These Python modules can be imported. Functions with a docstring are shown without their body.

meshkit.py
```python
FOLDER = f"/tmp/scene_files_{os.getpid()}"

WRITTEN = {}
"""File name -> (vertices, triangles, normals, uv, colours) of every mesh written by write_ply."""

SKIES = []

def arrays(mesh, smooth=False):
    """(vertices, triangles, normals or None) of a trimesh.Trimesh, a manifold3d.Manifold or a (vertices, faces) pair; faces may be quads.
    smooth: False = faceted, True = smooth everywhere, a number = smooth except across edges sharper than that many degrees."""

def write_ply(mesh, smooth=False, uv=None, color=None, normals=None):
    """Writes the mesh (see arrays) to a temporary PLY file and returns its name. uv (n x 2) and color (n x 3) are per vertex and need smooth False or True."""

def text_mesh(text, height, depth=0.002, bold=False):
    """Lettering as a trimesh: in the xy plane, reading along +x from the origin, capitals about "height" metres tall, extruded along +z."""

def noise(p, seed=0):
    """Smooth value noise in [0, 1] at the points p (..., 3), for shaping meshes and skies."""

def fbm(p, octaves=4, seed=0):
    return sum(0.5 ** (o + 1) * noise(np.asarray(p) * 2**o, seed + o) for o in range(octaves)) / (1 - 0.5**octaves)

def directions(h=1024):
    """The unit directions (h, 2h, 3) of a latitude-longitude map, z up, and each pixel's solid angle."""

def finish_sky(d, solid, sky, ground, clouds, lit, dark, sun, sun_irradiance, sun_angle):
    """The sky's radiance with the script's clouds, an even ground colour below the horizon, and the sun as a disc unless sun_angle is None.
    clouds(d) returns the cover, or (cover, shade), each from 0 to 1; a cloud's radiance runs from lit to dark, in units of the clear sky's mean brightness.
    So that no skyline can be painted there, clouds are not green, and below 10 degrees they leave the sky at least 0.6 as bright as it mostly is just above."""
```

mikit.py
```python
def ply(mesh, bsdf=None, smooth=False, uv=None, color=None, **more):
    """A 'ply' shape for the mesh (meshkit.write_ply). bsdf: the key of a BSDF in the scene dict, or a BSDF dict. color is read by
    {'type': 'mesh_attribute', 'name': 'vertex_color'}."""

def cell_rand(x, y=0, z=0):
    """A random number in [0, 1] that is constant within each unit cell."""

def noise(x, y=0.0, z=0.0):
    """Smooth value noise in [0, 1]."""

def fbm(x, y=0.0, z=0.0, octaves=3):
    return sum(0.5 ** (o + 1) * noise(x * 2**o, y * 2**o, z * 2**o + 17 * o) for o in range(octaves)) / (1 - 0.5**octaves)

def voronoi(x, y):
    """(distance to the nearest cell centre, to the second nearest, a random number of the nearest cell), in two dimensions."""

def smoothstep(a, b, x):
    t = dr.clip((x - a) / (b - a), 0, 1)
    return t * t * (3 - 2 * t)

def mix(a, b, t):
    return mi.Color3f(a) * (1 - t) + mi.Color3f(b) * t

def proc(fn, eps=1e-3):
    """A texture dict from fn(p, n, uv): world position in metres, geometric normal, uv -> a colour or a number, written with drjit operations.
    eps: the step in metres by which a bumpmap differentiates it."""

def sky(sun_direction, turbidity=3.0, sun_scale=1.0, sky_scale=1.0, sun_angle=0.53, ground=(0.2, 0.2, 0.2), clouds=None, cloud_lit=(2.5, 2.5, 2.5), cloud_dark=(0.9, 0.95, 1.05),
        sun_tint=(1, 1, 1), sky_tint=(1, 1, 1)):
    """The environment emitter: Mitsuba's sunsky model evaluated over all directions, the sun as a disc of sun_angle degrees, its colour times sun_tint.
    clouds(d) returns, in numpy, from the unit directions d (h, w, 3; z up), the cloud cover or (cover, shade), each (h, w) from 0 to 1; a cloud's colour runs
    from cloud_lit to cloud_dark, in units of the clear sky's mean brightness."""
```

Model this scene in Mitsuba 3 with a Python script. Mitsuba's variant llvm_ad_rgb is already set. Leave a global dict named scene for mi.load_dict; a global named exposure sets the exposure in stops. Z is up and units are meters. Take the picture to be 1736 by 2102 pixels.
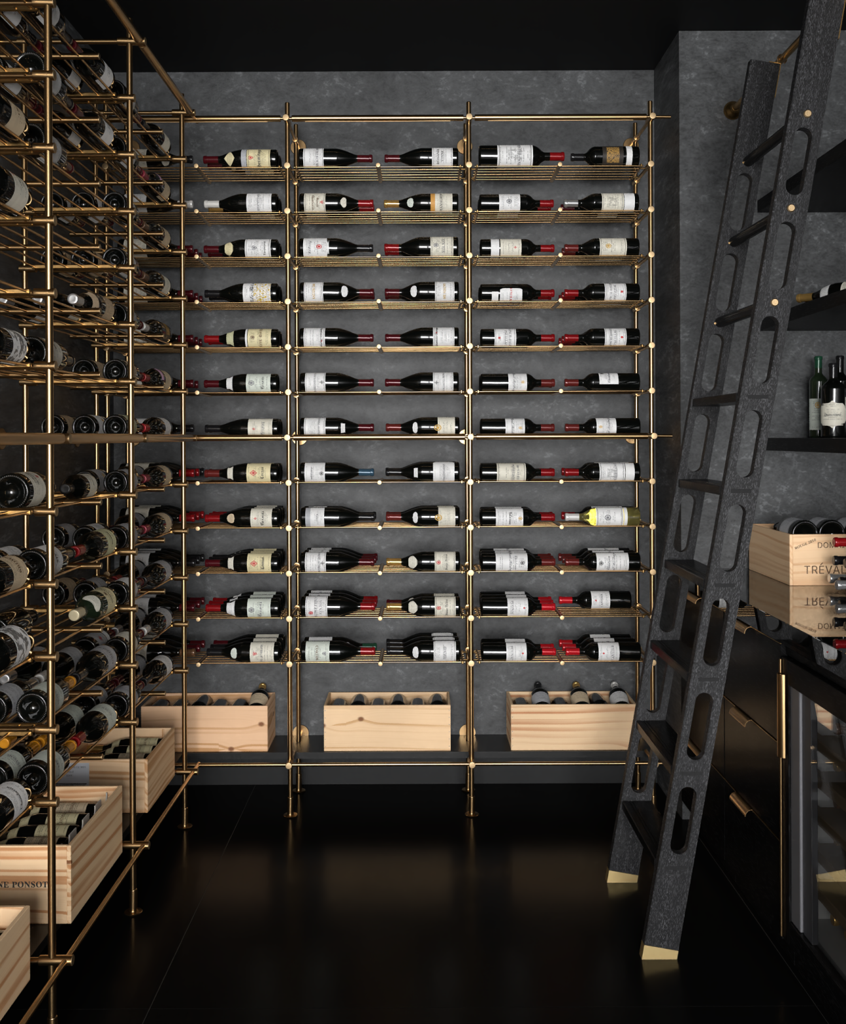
import math, glob, random
import numpy as np, trimesh, shapely
import drjit as dr
import mitsuba as mi
import mikit, meshkit
from mikit import proc, noise, fbm, cell_rand, smoothstep, mix, voronoi

random.seed(7); np.random.seed(7)
T4 = mi.ScalarTransform4f
scene, labels = {}, {}
exposure = 0.0

# ------------------------------------------------------------------ camera and light
CAM_Z, FPX = 1.523, 2131.0
scene['camera'] = dict(type='perspective', fov=2 * math.degrees(math.atan(868 / FPX)), fov_axis='x', near_clip=0.05, far_clip=50.0,
    principal_point_offset_x=6 / 1736, principal_point_offset_y=154 / 2102,
    to_world=T4().look_at(origin=[0, 0, CAM_Z], target=[0, 1, CAM_Z], up=[0.0045, 0, 1]))
PANE_L = (30.5, 30.3, 30.2)          # daylight behind the glazed doors of the rear wall

XL, XR, YB, YR, ZC = -1.345, 1.70, 4.56, -4.00, 3.13     # walls
XP, YP = 1.034, 4.12                                     # pier at the right end of the back wall

# ------------------------------------------------------------------ materials
def mat(name, d, two=True):
    scene['mat_' + name] = {'type': 'twosided', 'b': d} if two else d
    return 'mat_' + name

def prin(col, rough=0.4, **k):
    c = {'type': 'rgb', 'value': list(col)} if isinstance(col, (tuple, list)) else col
    return {'type': 'principled', 'base_color': c, 'roughness': rough, **k}

def f_plaster(p, n, uv):
    # polished plaster: soft clouds, trowel flakes
    a = p.x + 0.35 * p.y; b = p.z; c = p.y
    big = fbm(a * 2.2, b * 2.2, c, octaves=3)
    wx = a + 0.06 * noise(a * 9, b * 9, 3.0); wz = b + 0.06 * noise(a * 9, b * 9, 7.0)
    mid = fbm(wx * 11, wz * 15, c * 2, octaves=3)
    fl = fbm(wx * 46, wz * 70, c * 3, octaves=3)
    flake = smoothstep(0.52, 0.66, fl) * smoothstep(0.42, 0.66, mid)
    sc = fbm(a * 130 + 9 * mid, b * 170 + 6 * big, c, octaves=2)
    k = 0.84 + 0.75 * (big - 0.5) + 0.75 * (mid - 0.5) + 0.75 * flake * smoothstep(0.35, 0.62, sc) + 0.85 * (fl - 0.5) + 0.60 * (sc - 0.5)
    return mi.Color3f(0.0545, 0.0570, 0.0592) * dr.maximum(k, 0.2)
def f_plaster_b(p, n, uv):
    a = p.x + 0.35 * p.y
    return 0.0022 * fbm(a * 14, p.z * 18, p.y, octaves=3)
PLASTER = mat('plaster', {'type': 'bumpmap', 'arbitrary': proc(f_plaster_b, eps=0.004), 'scale': 1.0,
                          'bsdf': prin(proc(f_plaster), 0.48, specular=0.35)})
CEILING = mat('ceiling', prin((0.0045, 0.0048, 0.005), 0.6, specular=0.15))
def f_slab(p, n, uv):
    return mi.Color3f(0.0035, 0.0035, 0.0033) * (0.7 + 0.8 * fbm(p.x * 5, p.y * 5, 1.0, octaves=3))
def matte_mix(d, w, c=(0.004, 0.004, 0.004)):
    return {'type': 'blendbsdf', 'weight': w, 'a': d, 'b': {'type': 'diffuse', 'reflectance': {'type': 'rgb', 'value': list(c)}}}
SLAB = mat('slab', matte_mix(prin(proc(f_slab), 0.20, specular=0.16), 0.64))
JOINT = mat('joint', prin((0.020, 0.020, 0.018), 0.7))

def brass(name, col, rough):
    return mat(name, prin(col, rough, metallic=1.0))
BRASS = brass('brass', (0.55, 0.355, 0.170), 0.26)
BRASS_DK = brass('brass_dark', (0.46, 0.29, 0.115), 0.30)
def f_turned(p, n, uv):
    return mi.Color3f(0.80, 0.60, 0.34) * (0.86 + 0.14 * noise(uv.x * 9000, 1.0))
BRASS_END = brass('brass_end', (0.52, 0.37, 0.205), 0.46)
GLASS = mat('bottle_glass', prin((0.0022, 0.0026, 0.0022), 0.035, specular=0.5))
GLASS_GREEN = mat('bottle_glass_green', prin((0.012, 0.02, 0.010), 0.05, specular=0.6))
WHITEWINE = mat('bottle_glass_clear', prin((0.97, 0.86, 0.30), 0.02, eta=1.4, spec_trans=0.93), two=False)
CAPS = dict(dred=(0.060, 0.004, 0.007), red=(0.20, 0.005, 0.007), bred=(0.42, 0.008, 0.014), black=(0.008, 0.008, 0.009), white=(0.62, 0.61, 0.58),
            gold=(0.62, 0.38, 0.12), silver=(0.50, 0.50, 0.50), redgold=(0.11, 0.014, 0.012), cream=(0.62, 0.54, 0.35), orange=(0.72, 0.30, 0.02),
            blue=(0.03, 0.07, 0.11), green=(0.012, 0.055, 0.03), brown=(0.12, 0.06, 0.03), pink=(0.28, 0.03, 0.05))
CAPW = dict(dred='dark red', red='red', bred='bright red', black='black', white='white', gold='gold', silver='silver', redgold='red and gold',
            cream='cream', orange='orange', blue='blue', green='green', brown='brown', pink='dull red')
for k, c in CAPS.items():
    mat('cap_' + k, prin(c, 0.20, metallic=0.75 if k in ('gold', 'silver') else 0.15, specular=0.4))

TONES = [(0.80, 0.80, 0.79), (0.74, 0.71, 0.60), (0.74, 0.66, 0.40), (0.62, 0.50, 0.34), (0.42, 0.43, 0.45), (0.66, 0.71, 0.63), (0.03, 0.025, 0.02), (0.50, 0.38, 0.25),
         (0.50, 0.30, 0.42), (0.58, 0.58, 0.36), (0.62, 0.32, 0.08)]
TONEW = ['white', 'cream', 'yellowish cream', 'beige', 'grey', 'pale green', 'black and gold', 'tan', 'lilac', 'olive cream', 'orange']
def f_label(p, n, uv):
    st = dr.floor(uv.x); u = uv.x - st
    vi = dr.floor(uv.y); v = uv.y - vi
    seed = dr.floor(vi / 16); tone = vi - 16 * seed
    col = mi.Color3f(0.8)
    for i, c in enumerate(TONES):
        col = dr.select(dr.abs(tone - i) < 0.5, mi.Color3f(*c), col)
    ink = mi.Float(0)
    # fine print: lines of letters across the label
    row = dr.floor(v * 17); fr = v * 17 - row
    on = cell_rand(row, seed, 3) > 0.42
    half = 0.10 + 0.22 * cell_rand(row, seed, 5)
    letters = noise(u * 120, row * 3.1, seed) > 0.42
    pr = dr.select(on & (dr.abs(u - 0.5) < half) & (dr.abs(fr - 0.5) < 0.24) & letters & (v > 0.08) & (v < 0.92), 0.5, 0.0)
    ink = dr.select(st < 4.5, pr, ink)
    # border
    edge = dr.minimum(dr.minimum(u, 1 - u) * 1.6, dr.minimum(v, 1 - v))
    ink = dr.select(((dr.abs(st - 1) < 0.5) | (dr.abs(st - 3) < 0.5)) & (edge > 0.045) & (edge < 0.07), 0.6, ink)
    # gold floral on the half near the base
    fl = (dr.abs(noise(u * 26, v * 16, seed) - 0.5) < 0.10) & (v < 0.62)
    col = dr.select((dr.abs(st - 2) < 0.5) & fl, mi.Color3f(0.62, 0.42, 0.05), col)
    # engraving (a house front with dark and light hatching)
    box = (dr.abs(u - 0.5) < 0.17) & (v > 0.30) & (v < 0.72 + 0.1 * (cell_rand(dr.floor(u * 30), seed) - 0.5))
    hatch = (noise(u * 90, v * 60, 2.0) > 0.45) & (noise(u * 22, v * 14, 5.0) > 0.38)
    ink = dr.select((dr.abs(st - 3) < 0.5) & box & hatch, 0.55, ink)
    # picture
    pic = (edge > 0.06)
    g = fbm(u * 14, v * 9, seed * 3 + 1.0, octaves=4)
    ink = dr.select((dr.abs(st - 4) < 0.5) & pic, smoothstep(0.46, 0.60, g) * 0.8, ink)
    # gilt panel on black
    col = dr.select((dr.abs(tone - 6) < 0.5) & (dr.abs(u - 0.5) < 0.3) & (noise(u * 60, v * 40, 1.0) > 0.35) & (v > 0.2) & (v < 0.8), mi.Color3f(0.36, 0.21, 0.06), col)
    age = 0.93 + 0.14 * (fbm(u * 7, v * 7, seed, octaves=2) - 0.5)
    return col * age * (1 - ink)
LABEL = mat('label', prin(proc(f_label), 0.55, specular=0.3))
INKS = dict(black=(0.03, 0.03, 0.03), grey=(0.16, 0.16, 0.17), red=(0.45, 0.03, 0.03), gold=(0.50, 0.30, 0.06), brown=(0.10, 0.05, 0.02), white=(0.75, 0.75, 0.72), blue=(0.1, 0.2, 0.45))
for k, c in INKS.items():
    mat('ink_' + k, prin(c, 0.6))

def f_pine(p, n, uv):
    s = dr.floor(uv.x / 10); u = uv.x - 10 * s; v = uv.y
    tone = cell_rand(s, 1); tone2 = cell_rand(s, 2)
    # knots
    cu, cv = dr.floor(u / 0.23), dr.floor(v / 0.12)
    ku = (cu + 0.2 + 0.6 * cell_rand(cu, cv, s + 3)) * 0.23; kv = (cv + 0.2 + 0.6 * cell_rand(cu, cv, s + 4)) * 0.12
    has = cell_rand(cu, cv, s + 5) > 0.80
    d = dr.sqrt(dr.square((u - ku) * 0.75) + dr.square(v - kv))
    bend = dr.select(has, 0.016 * dr.exp(-dr.square((u - ku) / 0.05)) * dr.exp(-dr.square((v - kv) / 0.035)) * dr.select(v > kv, 1.0, -1.0), 0.0)
    w = v + bend + 0.018 * (noise(u * 3.0, v * 8, s) - 0.5) + 0.05 * (noise(u * 0.9, v * 2.0, s + 9) - 0.5)
    ring = noise(w * 105, s, u * 0.6); fine = noise(w * 420, u * 6.0, s)
    g = (0.75 + 0.75 * cell_rand(s, 6)) * smoothstep(0.46, 0.84, ring) * (0.45 + 0.55 * noise(w * 18, u * 2.0, s + 2)) + 0.20 * (fine - 0.5)
    base = mix((0.80, 0.585, 0.35), (0.78, 0.50, 0.30), tone)
    dark = mix((0.55, 0.31, 0.13), (0.50, 0.20, 0.09), tone2)
    col = base * (1 - dr.clip(g, 0, 1)) + dark * dr.clip(g, 0, 1)
    kn = dr.select(has, 1 - smoothstep(0.005, 0.0135, d), 0.0)
    col = col * (1 - kn) + mi.Color3f(0.22, 0.09, 0.035) * kn
    return col * (0.92 + 0.16 * noise(u * 5, v * 9, s + 5))
PINE = mat('pine', prin(proc(f_pine), 0.55, specular=0.25))
def f_oak(p, n, uv):
    u, v = uv.x, uv.y
    w = v + 0.006 * (noise(u * 4, v * 20, 1.0) - 0.5) + 0.03 * (noise(u * 1.1, v * 5, 6.0) - 0.5)
    pore = noise(u * 210, w * 1100, 2.0); band = noise(u * 1.6, w * 95, 4.0)
    sp = smoothstep(0.54, 0.78, pore) * (0.50 + 0.50 * smoothstep(0.35, 0.7, band))
    return mix((0.0068, 0.0068, 0.0073), (0.054, 0.054, 0.058), sp)
OAK = mat('black_oak', prin(proc(f_oak), 0.5, specular=0.2))
TENON = mat('tenon_wood', prin((0.011, 0.011, 0.0115), 0.6, specular=0.15))
def f_oak2(p, n, uv):
    pore = noise(uv.x * 60, uv.y * 420, 2.0)
    return mix((0.0038, 0.0038, 0.004), (0.016, 0.016, 0.017), smoothstep(0.6, 0.85, pore))
CABINET = mat('cabinet_wood', matte_mix(prin(proc(f_oak2), 0.26, specular=0.16), 0.5))
TREAD = mat('tread_wood', matte_mix(prin(proc(f_oak2), 0.22, specular=0.2), 0.4))
BLACKGLOSS = mat('counter_gloss', {'type': 'plastic', 'diffuse_reflectance': {'type': 'rgb', 'value': [0.005, 0.005, 0.005]}, 'int_ior': 2.6})
BOARD = mat('shelf_board', prin((0.0075, 0.0078, 0.008), 0.38, specular=0.4))
GREYMETAL = mat('grey_metal', prin((0.20, 0.20, 0.215), 0.42, metallic=0.6))
GASKET = mat('gasket', prin((0.012, 0.012, 0.013), 0.5))
LINER = mat('fridge_liner', prin((0.38, 0.38, 0.37), 0.5))
TRAY = mat('tray_wood', prin((0.16, 0.115, 0.065), 0.5))
PAPER = mat('paper', prin((0.60, 0.62, 0.66), 0.6))
PANE = mat('pane_clear', {'type': 'thindielectric', 'int_ior': 1.6}, two=False)
FRAME = mat('door_frame', prin((0.012, 0.012, 0.012), 0.4))
WOODGREY = mat('divider', prin((0.50, 0.47, 0.42), 0.6))

# ------------------------------------------------------------------ mesh helpers
def I4(): return np.eye(4)
def tr(x, y, z):
    m = np.eye(4); m[:3, 3] = (x, y, z); return m
def basis(ax, ay, az, o=(0, 0, 0)):
    m = np.eye(4); m[:3, 0], m[:3, 1], m[:3, 2], m[:3, 3] = ax, ay, az, o; return m
def rot(axis, deg):
    return trimesh.transformations.rotation_matrix(math.radians(deg), axis)
used = {}
def numbered(key):
    k = used.get(key, -1) + 1; used[key] = k
    return key if k == 0 else f'{key}_{k:03d}'
def put(key, d, M=None, label=None, **props):
    key = numbered(key)
    scene[key] = {**d, 'to_world': T4(M)} if M is not None else d
    if label or props:
        labels[key] = {**({'label': label} if label else {}), **props}
    return key
def thing(name, label, cat, group=None):
    key = numbered(name)
    labels[key] = {'label': label, 'category': cat, **({'group': group} if group else {})}
    return key
def struct(key, d):
    scene[key] = d; labels[key] = {'kind': 'structure'}
    return key

def box(x0, x1, y0, y1, z0, z1, b=0.0):
    lo, hi = np.array([x0, y0, z0]), np.array([x1, y1, z1])
    if b <= 0:
        m = trimesh.creation.box(extents=hi - lo); m.apply_translation((lo + hi) / 2); return m
    pts = []
    for s in np.ndindex(2, 2, 2):
        s = np.array(s); c = np.where(s, hi, lo); inn = np.where(s, -b, b)
        for k in range(3):
            q = c + inn; q[k] = c[k]; pts.append(q)
    return trimesh.PointCloud(np.array(pts)).convex_hull
def woodbox(x0, x1, y0, y1, z0, z1, g, mt, seed=0.0, b=0.0015):
    """A plank with its grain along axis g: uv in metres."""
    m = box(x0, x1, y0, y1, z0, z1, b)
    f = m.faces; v = m.vertices[f].reshape(-1, 3)
    o = [k for k in range(3) if k != g]
    u = v[:, g] - min(v[:, g]) + 0.1 + 0.37 * (seed % 1) + 10 * int(seed)
    w = v[:, o[0]] + v[:, o[1]] + 3 + 0.71 * (seed % 1)
    return mikit.ply((v, np.arange(len(v)).reshape(-1, 3)), mt, uv=np.stack([u, w], 1))
def ring_mesh(prof, n):
    """Revolves (r, z) points about z; closed at the ends by points where r = 0."""
    a = np.arange(n) * 2 * np.pi / n
    prof = np.array(prof, float); V = []; idx = []
    for r, z in prof:
        if r < 1e-7:
            idx.append([len(V)] * n); V.append((0, 0, z))
        else:
            idx.append(list(range(len(V), len(V) + n))); V += [(r * math.cos(t), r * math.sin(t), z) for t in a]
    F = []
    for i in range(len(prof) - 1):
        for k in range(n):
            q = (k + 1) % n; A, B, C, D = idx[i][k], idx[i][q], idx[i + 1][q], idx[i + 1][k]
            if A != B: F.append((A, B, C))
            if C != D: F.append((A, C, D))
    return trimesh.Trimesh(np.array(V), np.array(F), process=False)
def cyl(r, z0, z1, n=12, ch=0.0):
    if ch: return ring_mesh([(0, z0), (r - ch, z0), (r, z0 + ch), (r, z1 - ch), (r - ch, z1), (0, z1)], n)
    return ring_mesh([(0, z0), (r, z0), (r, z1), (0, z1)], n)
def moved(m, M):
    m = m.copy(); m.apply_transform(M); return m
def join(*ms): return trimesh.util.concatenate(list(ms))
def bar(p, q, r, n=12, ch=0.0):
    p, q = np.array(p, float), np.array(q, float); L = np.linalg.norm(q - p)
    m = cyl(r, 0, L, n, ch); m.apply_transform(trimesh.geometry.align_vectors([0, 0, 1], (q - p) / L)); m.apply_translation(p)
    return m
def prism(poly, d, M=None):
    m = trimesh.creation.extrude_polygon(poly, d, engine='earcut')
    return moved(m, M) if M is not None else m

# lettering: upright serif, script or blackletter shapes
_font = {}
def font(name, size):
    from PIL import ImageFont
    if (name, size) not in _font:
        f = glob.glob('/opt/blender-*/*/datafiles/fonts/' + ('Inter.woff2' if name == 'sans' else 'NotoSansMath-Regular.woff2'))[0]
        _font[name, size] = ImageFont.truetype(f, size)
    return _font[name, size]
def styled(t, st):
    if st == 'sans': return t
    A, a = dict(serif=(0x1D400, 0x1D41A), script=(0x1D4D0, 0x1D4EA), black=(0x1D56C, 0x1D586), italic=(0x1D468, 0x1D482))[st]
    out = ''
    for c in t:
        if 'A' <= c <= 'Z': out += chr(A + ord(c) - 65)
        elif 'a' <= c <= 'z': out += chr(a + ord(c) - 97)
        elif c.isdigit(): out += chr(0x1D7CE + int(c))
        else: out += c
    return out
ACC = {'É': ('E', 1), 'é': ('e', 1), 'È': ('E', -1), 'è': ('e', -1), 'ô': ('o', 0), 'Ô': ('O', 0), 'â': ('a', 0), 'Â': ('A', 0)}
_text = {}
def text_poly(text, h, st='serif'):
    """shapely outline of the text, centred, capitals h tall."""
    if (text, st) not in _text:
        from PIL import Image, ImageDraw
        size = 64; fnt = font('sans' if st == 'sans' else 'math', size)
        X = 6; im = Image.new('L', (size * (len(text) + 3), 2 * size)); dw = ImageDraw.Draw(im); capH = -fnt.getbbox(styled('E', st), anchor='ls')[1]
        for c in text:
            base, acc = ACC.get(c, (c, None)); g = styled(base, st)
            dw.text((X, 1.4 * size), g, 255, fnt, anchor='ls')
            adv = fnt.getlength(g) if base != ' ' else size * 0.3
            if acc is not None and st != 'none':
                top = 1.4 * size + fnt.getbbox(g, anchor='ls')[1] - 5; cx = X + adv / 2
                if acc: dw.line([(cx - 6 * acc, top), (cx + 8 * acc, top - 12)], fill=255, width=5)
                else: dw.line([(cx - 9, top), (cx, top - 10), (cx + 9, top)], fill=255, width=4)
            X += adv + (2 if st in ('serif', 'sans') else 0)
        on = np.pad(np.asarray(im) > 110, ((0, 0), (1, 1))).astype(np.int8)
        rows, s = np.nonzero(np.diff(on, axis=1) == 1); e = np.nonzero(np.diff(on, axis=1) == -1)[1]
        sh = shapely.union_all(shapely.box(s, -rows - 1.0, e, -rows + 0.0)).buffer(0.6).buffer(-0.6).simplify(0.8)
        x0, _, x1, _ = sh.bounds
        sh = shapely.affinity.translate(sh, -(x0 + x1) / 2, 1.4 * size - capH / 2)
        _text[text, st] = shapely.affinity.scale(sh, 1 / capH, 1 / capH, origin=(0, 0))
    return shapely.affinity.scale(_text[text, st], h, h, origin=(0, 0))
def poly_tris(sh):
    V, F = [], []
    for g in getattr(sh, 'geoms', [sh]):
        if g.geom_type != 'Polygon' or g.area < 1e-9: continue
        v, f = trimesh.creation.triangulate_polygon(g, engine='earcut')
        F.append(np.asarray(f) + sum(len(q) for q in V)); V.append(np.asarray(v)[:, :2])
    return np.vstack(V), np.vstack(F)
def text_solid(text, h, depth, M, st='serif'):
    return moved(join(*[trimesh.creation.extrude_polygon(g, depth, engine='earcut') for g in getattr(text_poly(text, h, st), 'geoms', [text_poly(text, h, st)]) if g.area > 1e-9]), M)

# ------------------------------------------------------------------ room
XJ, YJ = -0.729, 2.77
struct('floor', mikit.ply(box(XL - .1, XR + .1, YR - .1, YB + .1, -0.06, -0.0012), JOINT))
xs = [XL, XJ, 1.05, XR]; ys = [YR, YJ - 5.34, YJ - 3.56, YJ - 1.78, YJ, YB]
for i in range(3):
    for k in range(5):
        put('floor__slab', mikit.ply(box(xs[i] + .0011, xs[i + 1] - .0011, ys[k] + .0011, ys[k + 1] - .0011, -0.03, 0, .0006), SLAB))
struct('ceiling', mikit.ply(box(XL - .1, XR + .1, YR - .1, YB + .1, ZC, ZC + .1), CEILING))
struct('wall_left', mikit.ply(box(XL - .1, XL, YR - .1, YB, -.03, ZC), PLASTER))
struct('wall_back', mikit.ply(box(XL - .1, XR + .1, YB, YB + .1, -.03, ZC), PLASTER))
struct('wall_right', mikit.ply(box(XR, XR + .1, YR - .1, YB, -.03, ZC), PLASTER))
struct('dark_strip_back', mikit.ply(box(XL + .0005, XP - .0005, YB - .007, YB - .0003, .0004, .186, .001), mat('skirting', prin((0.0095, 0.0100, 0.0105), 0.5, specular=0.2))))  # thin strip, darker than the plaster, along the back wall below the shelf board
struct('wall_pier', mikit.ply(box(XP, XR - .0005, YP, YB - .0005, 0.0005, ZC - .0005), PLASTER))
DX0, DX1, DZ1 = -1.32, 1.22, 3.05
struct('wall_rear', mikit.ply(join(box(XL, DX0, YR - .1, YR, 0.0005, ZC), box(DX1, XR, YR - .1, YR, 0.0005, ZC), box(DX0, DX1, YR - .1, YR, DZ1, ZC)), PLASTER))
labels['door_1'] = {'kind': 'structure'}
XM = (DX0 + DX1) / 2
for a, b in ((DX0, XM), (XM, DX1)):
    put('door_1__frame', mikit.ply(join(box(a + .002, a + .03, YR - .06, YR - .02, .002, DZ1 - .002), box(b - .03, b - .002, YR - .06, YR - .02, .002, DZ1 - .002),
        box(a + .03, b - .03, YR - .06, YR - .02, .002, .30), box(a + .03, b - .03, YR - .06, YR - .02, DZ1 - .03, DZ1 - .002)), FRAME))
    v = np.array([[a + .03, YR - .04, .30], [b - .03, YR - .04, .30], [b - .03, YR - .04, DZ1 - .03], [a + .03, YR - .04, DZ1 - .03]])
    put('door_1__pane', {**mikit.ply((v, np.array([[0, 2, 1], [0, 3, 2]])), FRAME), 'emitter': {'type': 'area', 'radiance': {'type': 'rgb', 'value': list(PANE_L)}}},
        label='daylit frosted glass pane')

# ------------------------------------------------------------------ brass racks
LEV = 0.182
RODR = .0034
S, XF0, YF = 0.73, -1.2585, 4.18             # back rack: posts every S from XF0, front posts at YF
XFL, YL0 = -0.927, 2.60 - 0.7325             # left rack: front posts at XFL, first post (out of frame) at YL0
SL = 0.7325
LV = range(6, -6, -1)
ZRAIL = 0.2165
def zlev(j): return CAM_Z + LEV * j
def rack(M, n, S, D, wall, rods_b, label, rail_r, shelf_bays, ends):
    t = thing('wine_rack', label, 'wine rack', 'brass wine racks')
    A = lambda x, y, z: M @ tr(x, y, z)
    toY = basis((1, 0, 0), (0, 0, -1), (0, 1, 0)); toX = basis((0, 0, -1), (0, 1, 0), (1, 0, 0))
    foot = [(0, .001), (.027, .001), (.029, .004), (.027, .006), (.0135, .007), (.0125, .012), (.0125, .074), (.0115, .076)]
    post = mikit.ply(ring_mesh(foot + [(.0096, .077), (.0096, 2.868), (.0082, 2.871), (0, 2.871)], 20), BRASS, smooth=35)
    rpost = mikit.ply(ring_mesh(foot + [(.0092, .077), (.0092, 2.868), (.0082, 2.871), (0, 2.871)], 16), BRASS, smooth=35)
    R = .0128
    def cross(f, rear, fl):
        p = [(0, f), (R - .0012, f), (R, f + .0012), (R, .036), (R - .001, .0372), (.0076, .0374), (.0076, D - .0374), (R - .001, D - .0372), (R, D - .036)]
        p += [(R, rear - .0012), (R - .001, rear), (0, rear)] if not fl else [(R, D + .018), (.0076, D + .019), (.0076, wall - .006), (.033, wall - .0058), (.035, wall - .003), (.035, wall - .0006), (0, wall - .0006)]
        m = ring_mesh(p, 20)
        m = moved(m, toY)
        for b in (0.0, D):                                        # grub screws
            m = join(m, bar((R - .002, b, 0), (R + .0008, b, 0), .0022, 6), bar((-R + .002, b, 0), (-R - .0008, b, 0), .0022, 6))
        return m
    disc = moved(ring_mesh([(0, -.0006), (R - .002, -.0006), (R - .0004, -.0001), (R + .0003, .0012), (0, .0012)], 20), toY)
    short = mikit.ply(cross(-.0165, D + .0165, False), BRASS, smooth=35)
    long_ = mikit.ply(cross(-.052, D, True), BRASS, smooth=35)
    stub = mikit.ply(moved(ring_mesh([(0, -.052), (R - .0012, -.052), (R, -.051), (R, .03), (R - .001, .032), (.0076, .033), (.0076, .128), (0, .128)], 20), toY), BRASS, smooth=35)
    capd = mikit.ply(disc, BRASS_END, smooth=35)
    for i in range(n + 1):
        put(t + '__post', post, A(i * S, 0, 0)); put(t + '__post', rpost, A(i * S, D, 0))
        for j in [7] + list(LV):
            rail = j in (7, 0)
            c = put(t + '__cross_bar', long_ if rail else short, A(i * S, 0, zlev(j)))
            put(c + '__end_disc', capd, A(i * S, -.0522 if rail else -.0167, zlev(j)))
        c = put(t + '__foot_bar', stub, A(i * S, 0, ZRAIL)); put(c + '__end_disc', capd, A(i * S, -.0522, ZRAIL))
    if wall - D < .0955 and S < .7316:                            # lowest wall fixings, just above the crate board
        fl = shapely.Point(0, .228).buffer(.035, quad_segs=10).intersection(shapely.box(-1, .2162, 1, 1))
        flm = mikit.ply(prism(fl, .0055, basis((1, 0, 0), (0, 0, 1), (0, -1, 0), (0, wall - .0076, 0))), BRASS)
        for i in range(n + 1):
            c = put(t + '__wall_flange', flm, A(i * S, 0, 0)); put(c + '__pin', mikit.ply(bar((0, D, .2285), (0, wall - .013, .2285), .0074, 12), BRASS, smooth=35), A(i * S, 0, 0))
    # rails in front of the posts, in sleeves from post to post
    a0, a1 = ends
    for z in (zlev(7), zlev(0)):
        for i in range(n):
            x0, x1 = i * S + .022, (i + 1) * S - .022
            p = [(0, -.024), (.0062, -.024), (.0062, 0), (rail_r - .001, .0005), (rail_r, .002), (rail_r, x1 - x0 - .002), (rail_r - .001, x1 - x0 - .0005), (.0062, x1 - x0), (.0062, x1 - x0 + .024), (0, x1 - x0 + .024)]
            r = put(t + '__rail', mikit.ply(moved(ring_mesh(p, 20), toX), BRASS, smooth=35), A(x0, -.034, z))
        if a1 > 0: put(t + '__rail_end', mikit.ply(bar((n * S, 0, 0), (n * S + a1, 0, 0), .0068, 12, .001), BRASS, smooth=35), A(0, -.034, z))
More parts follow.
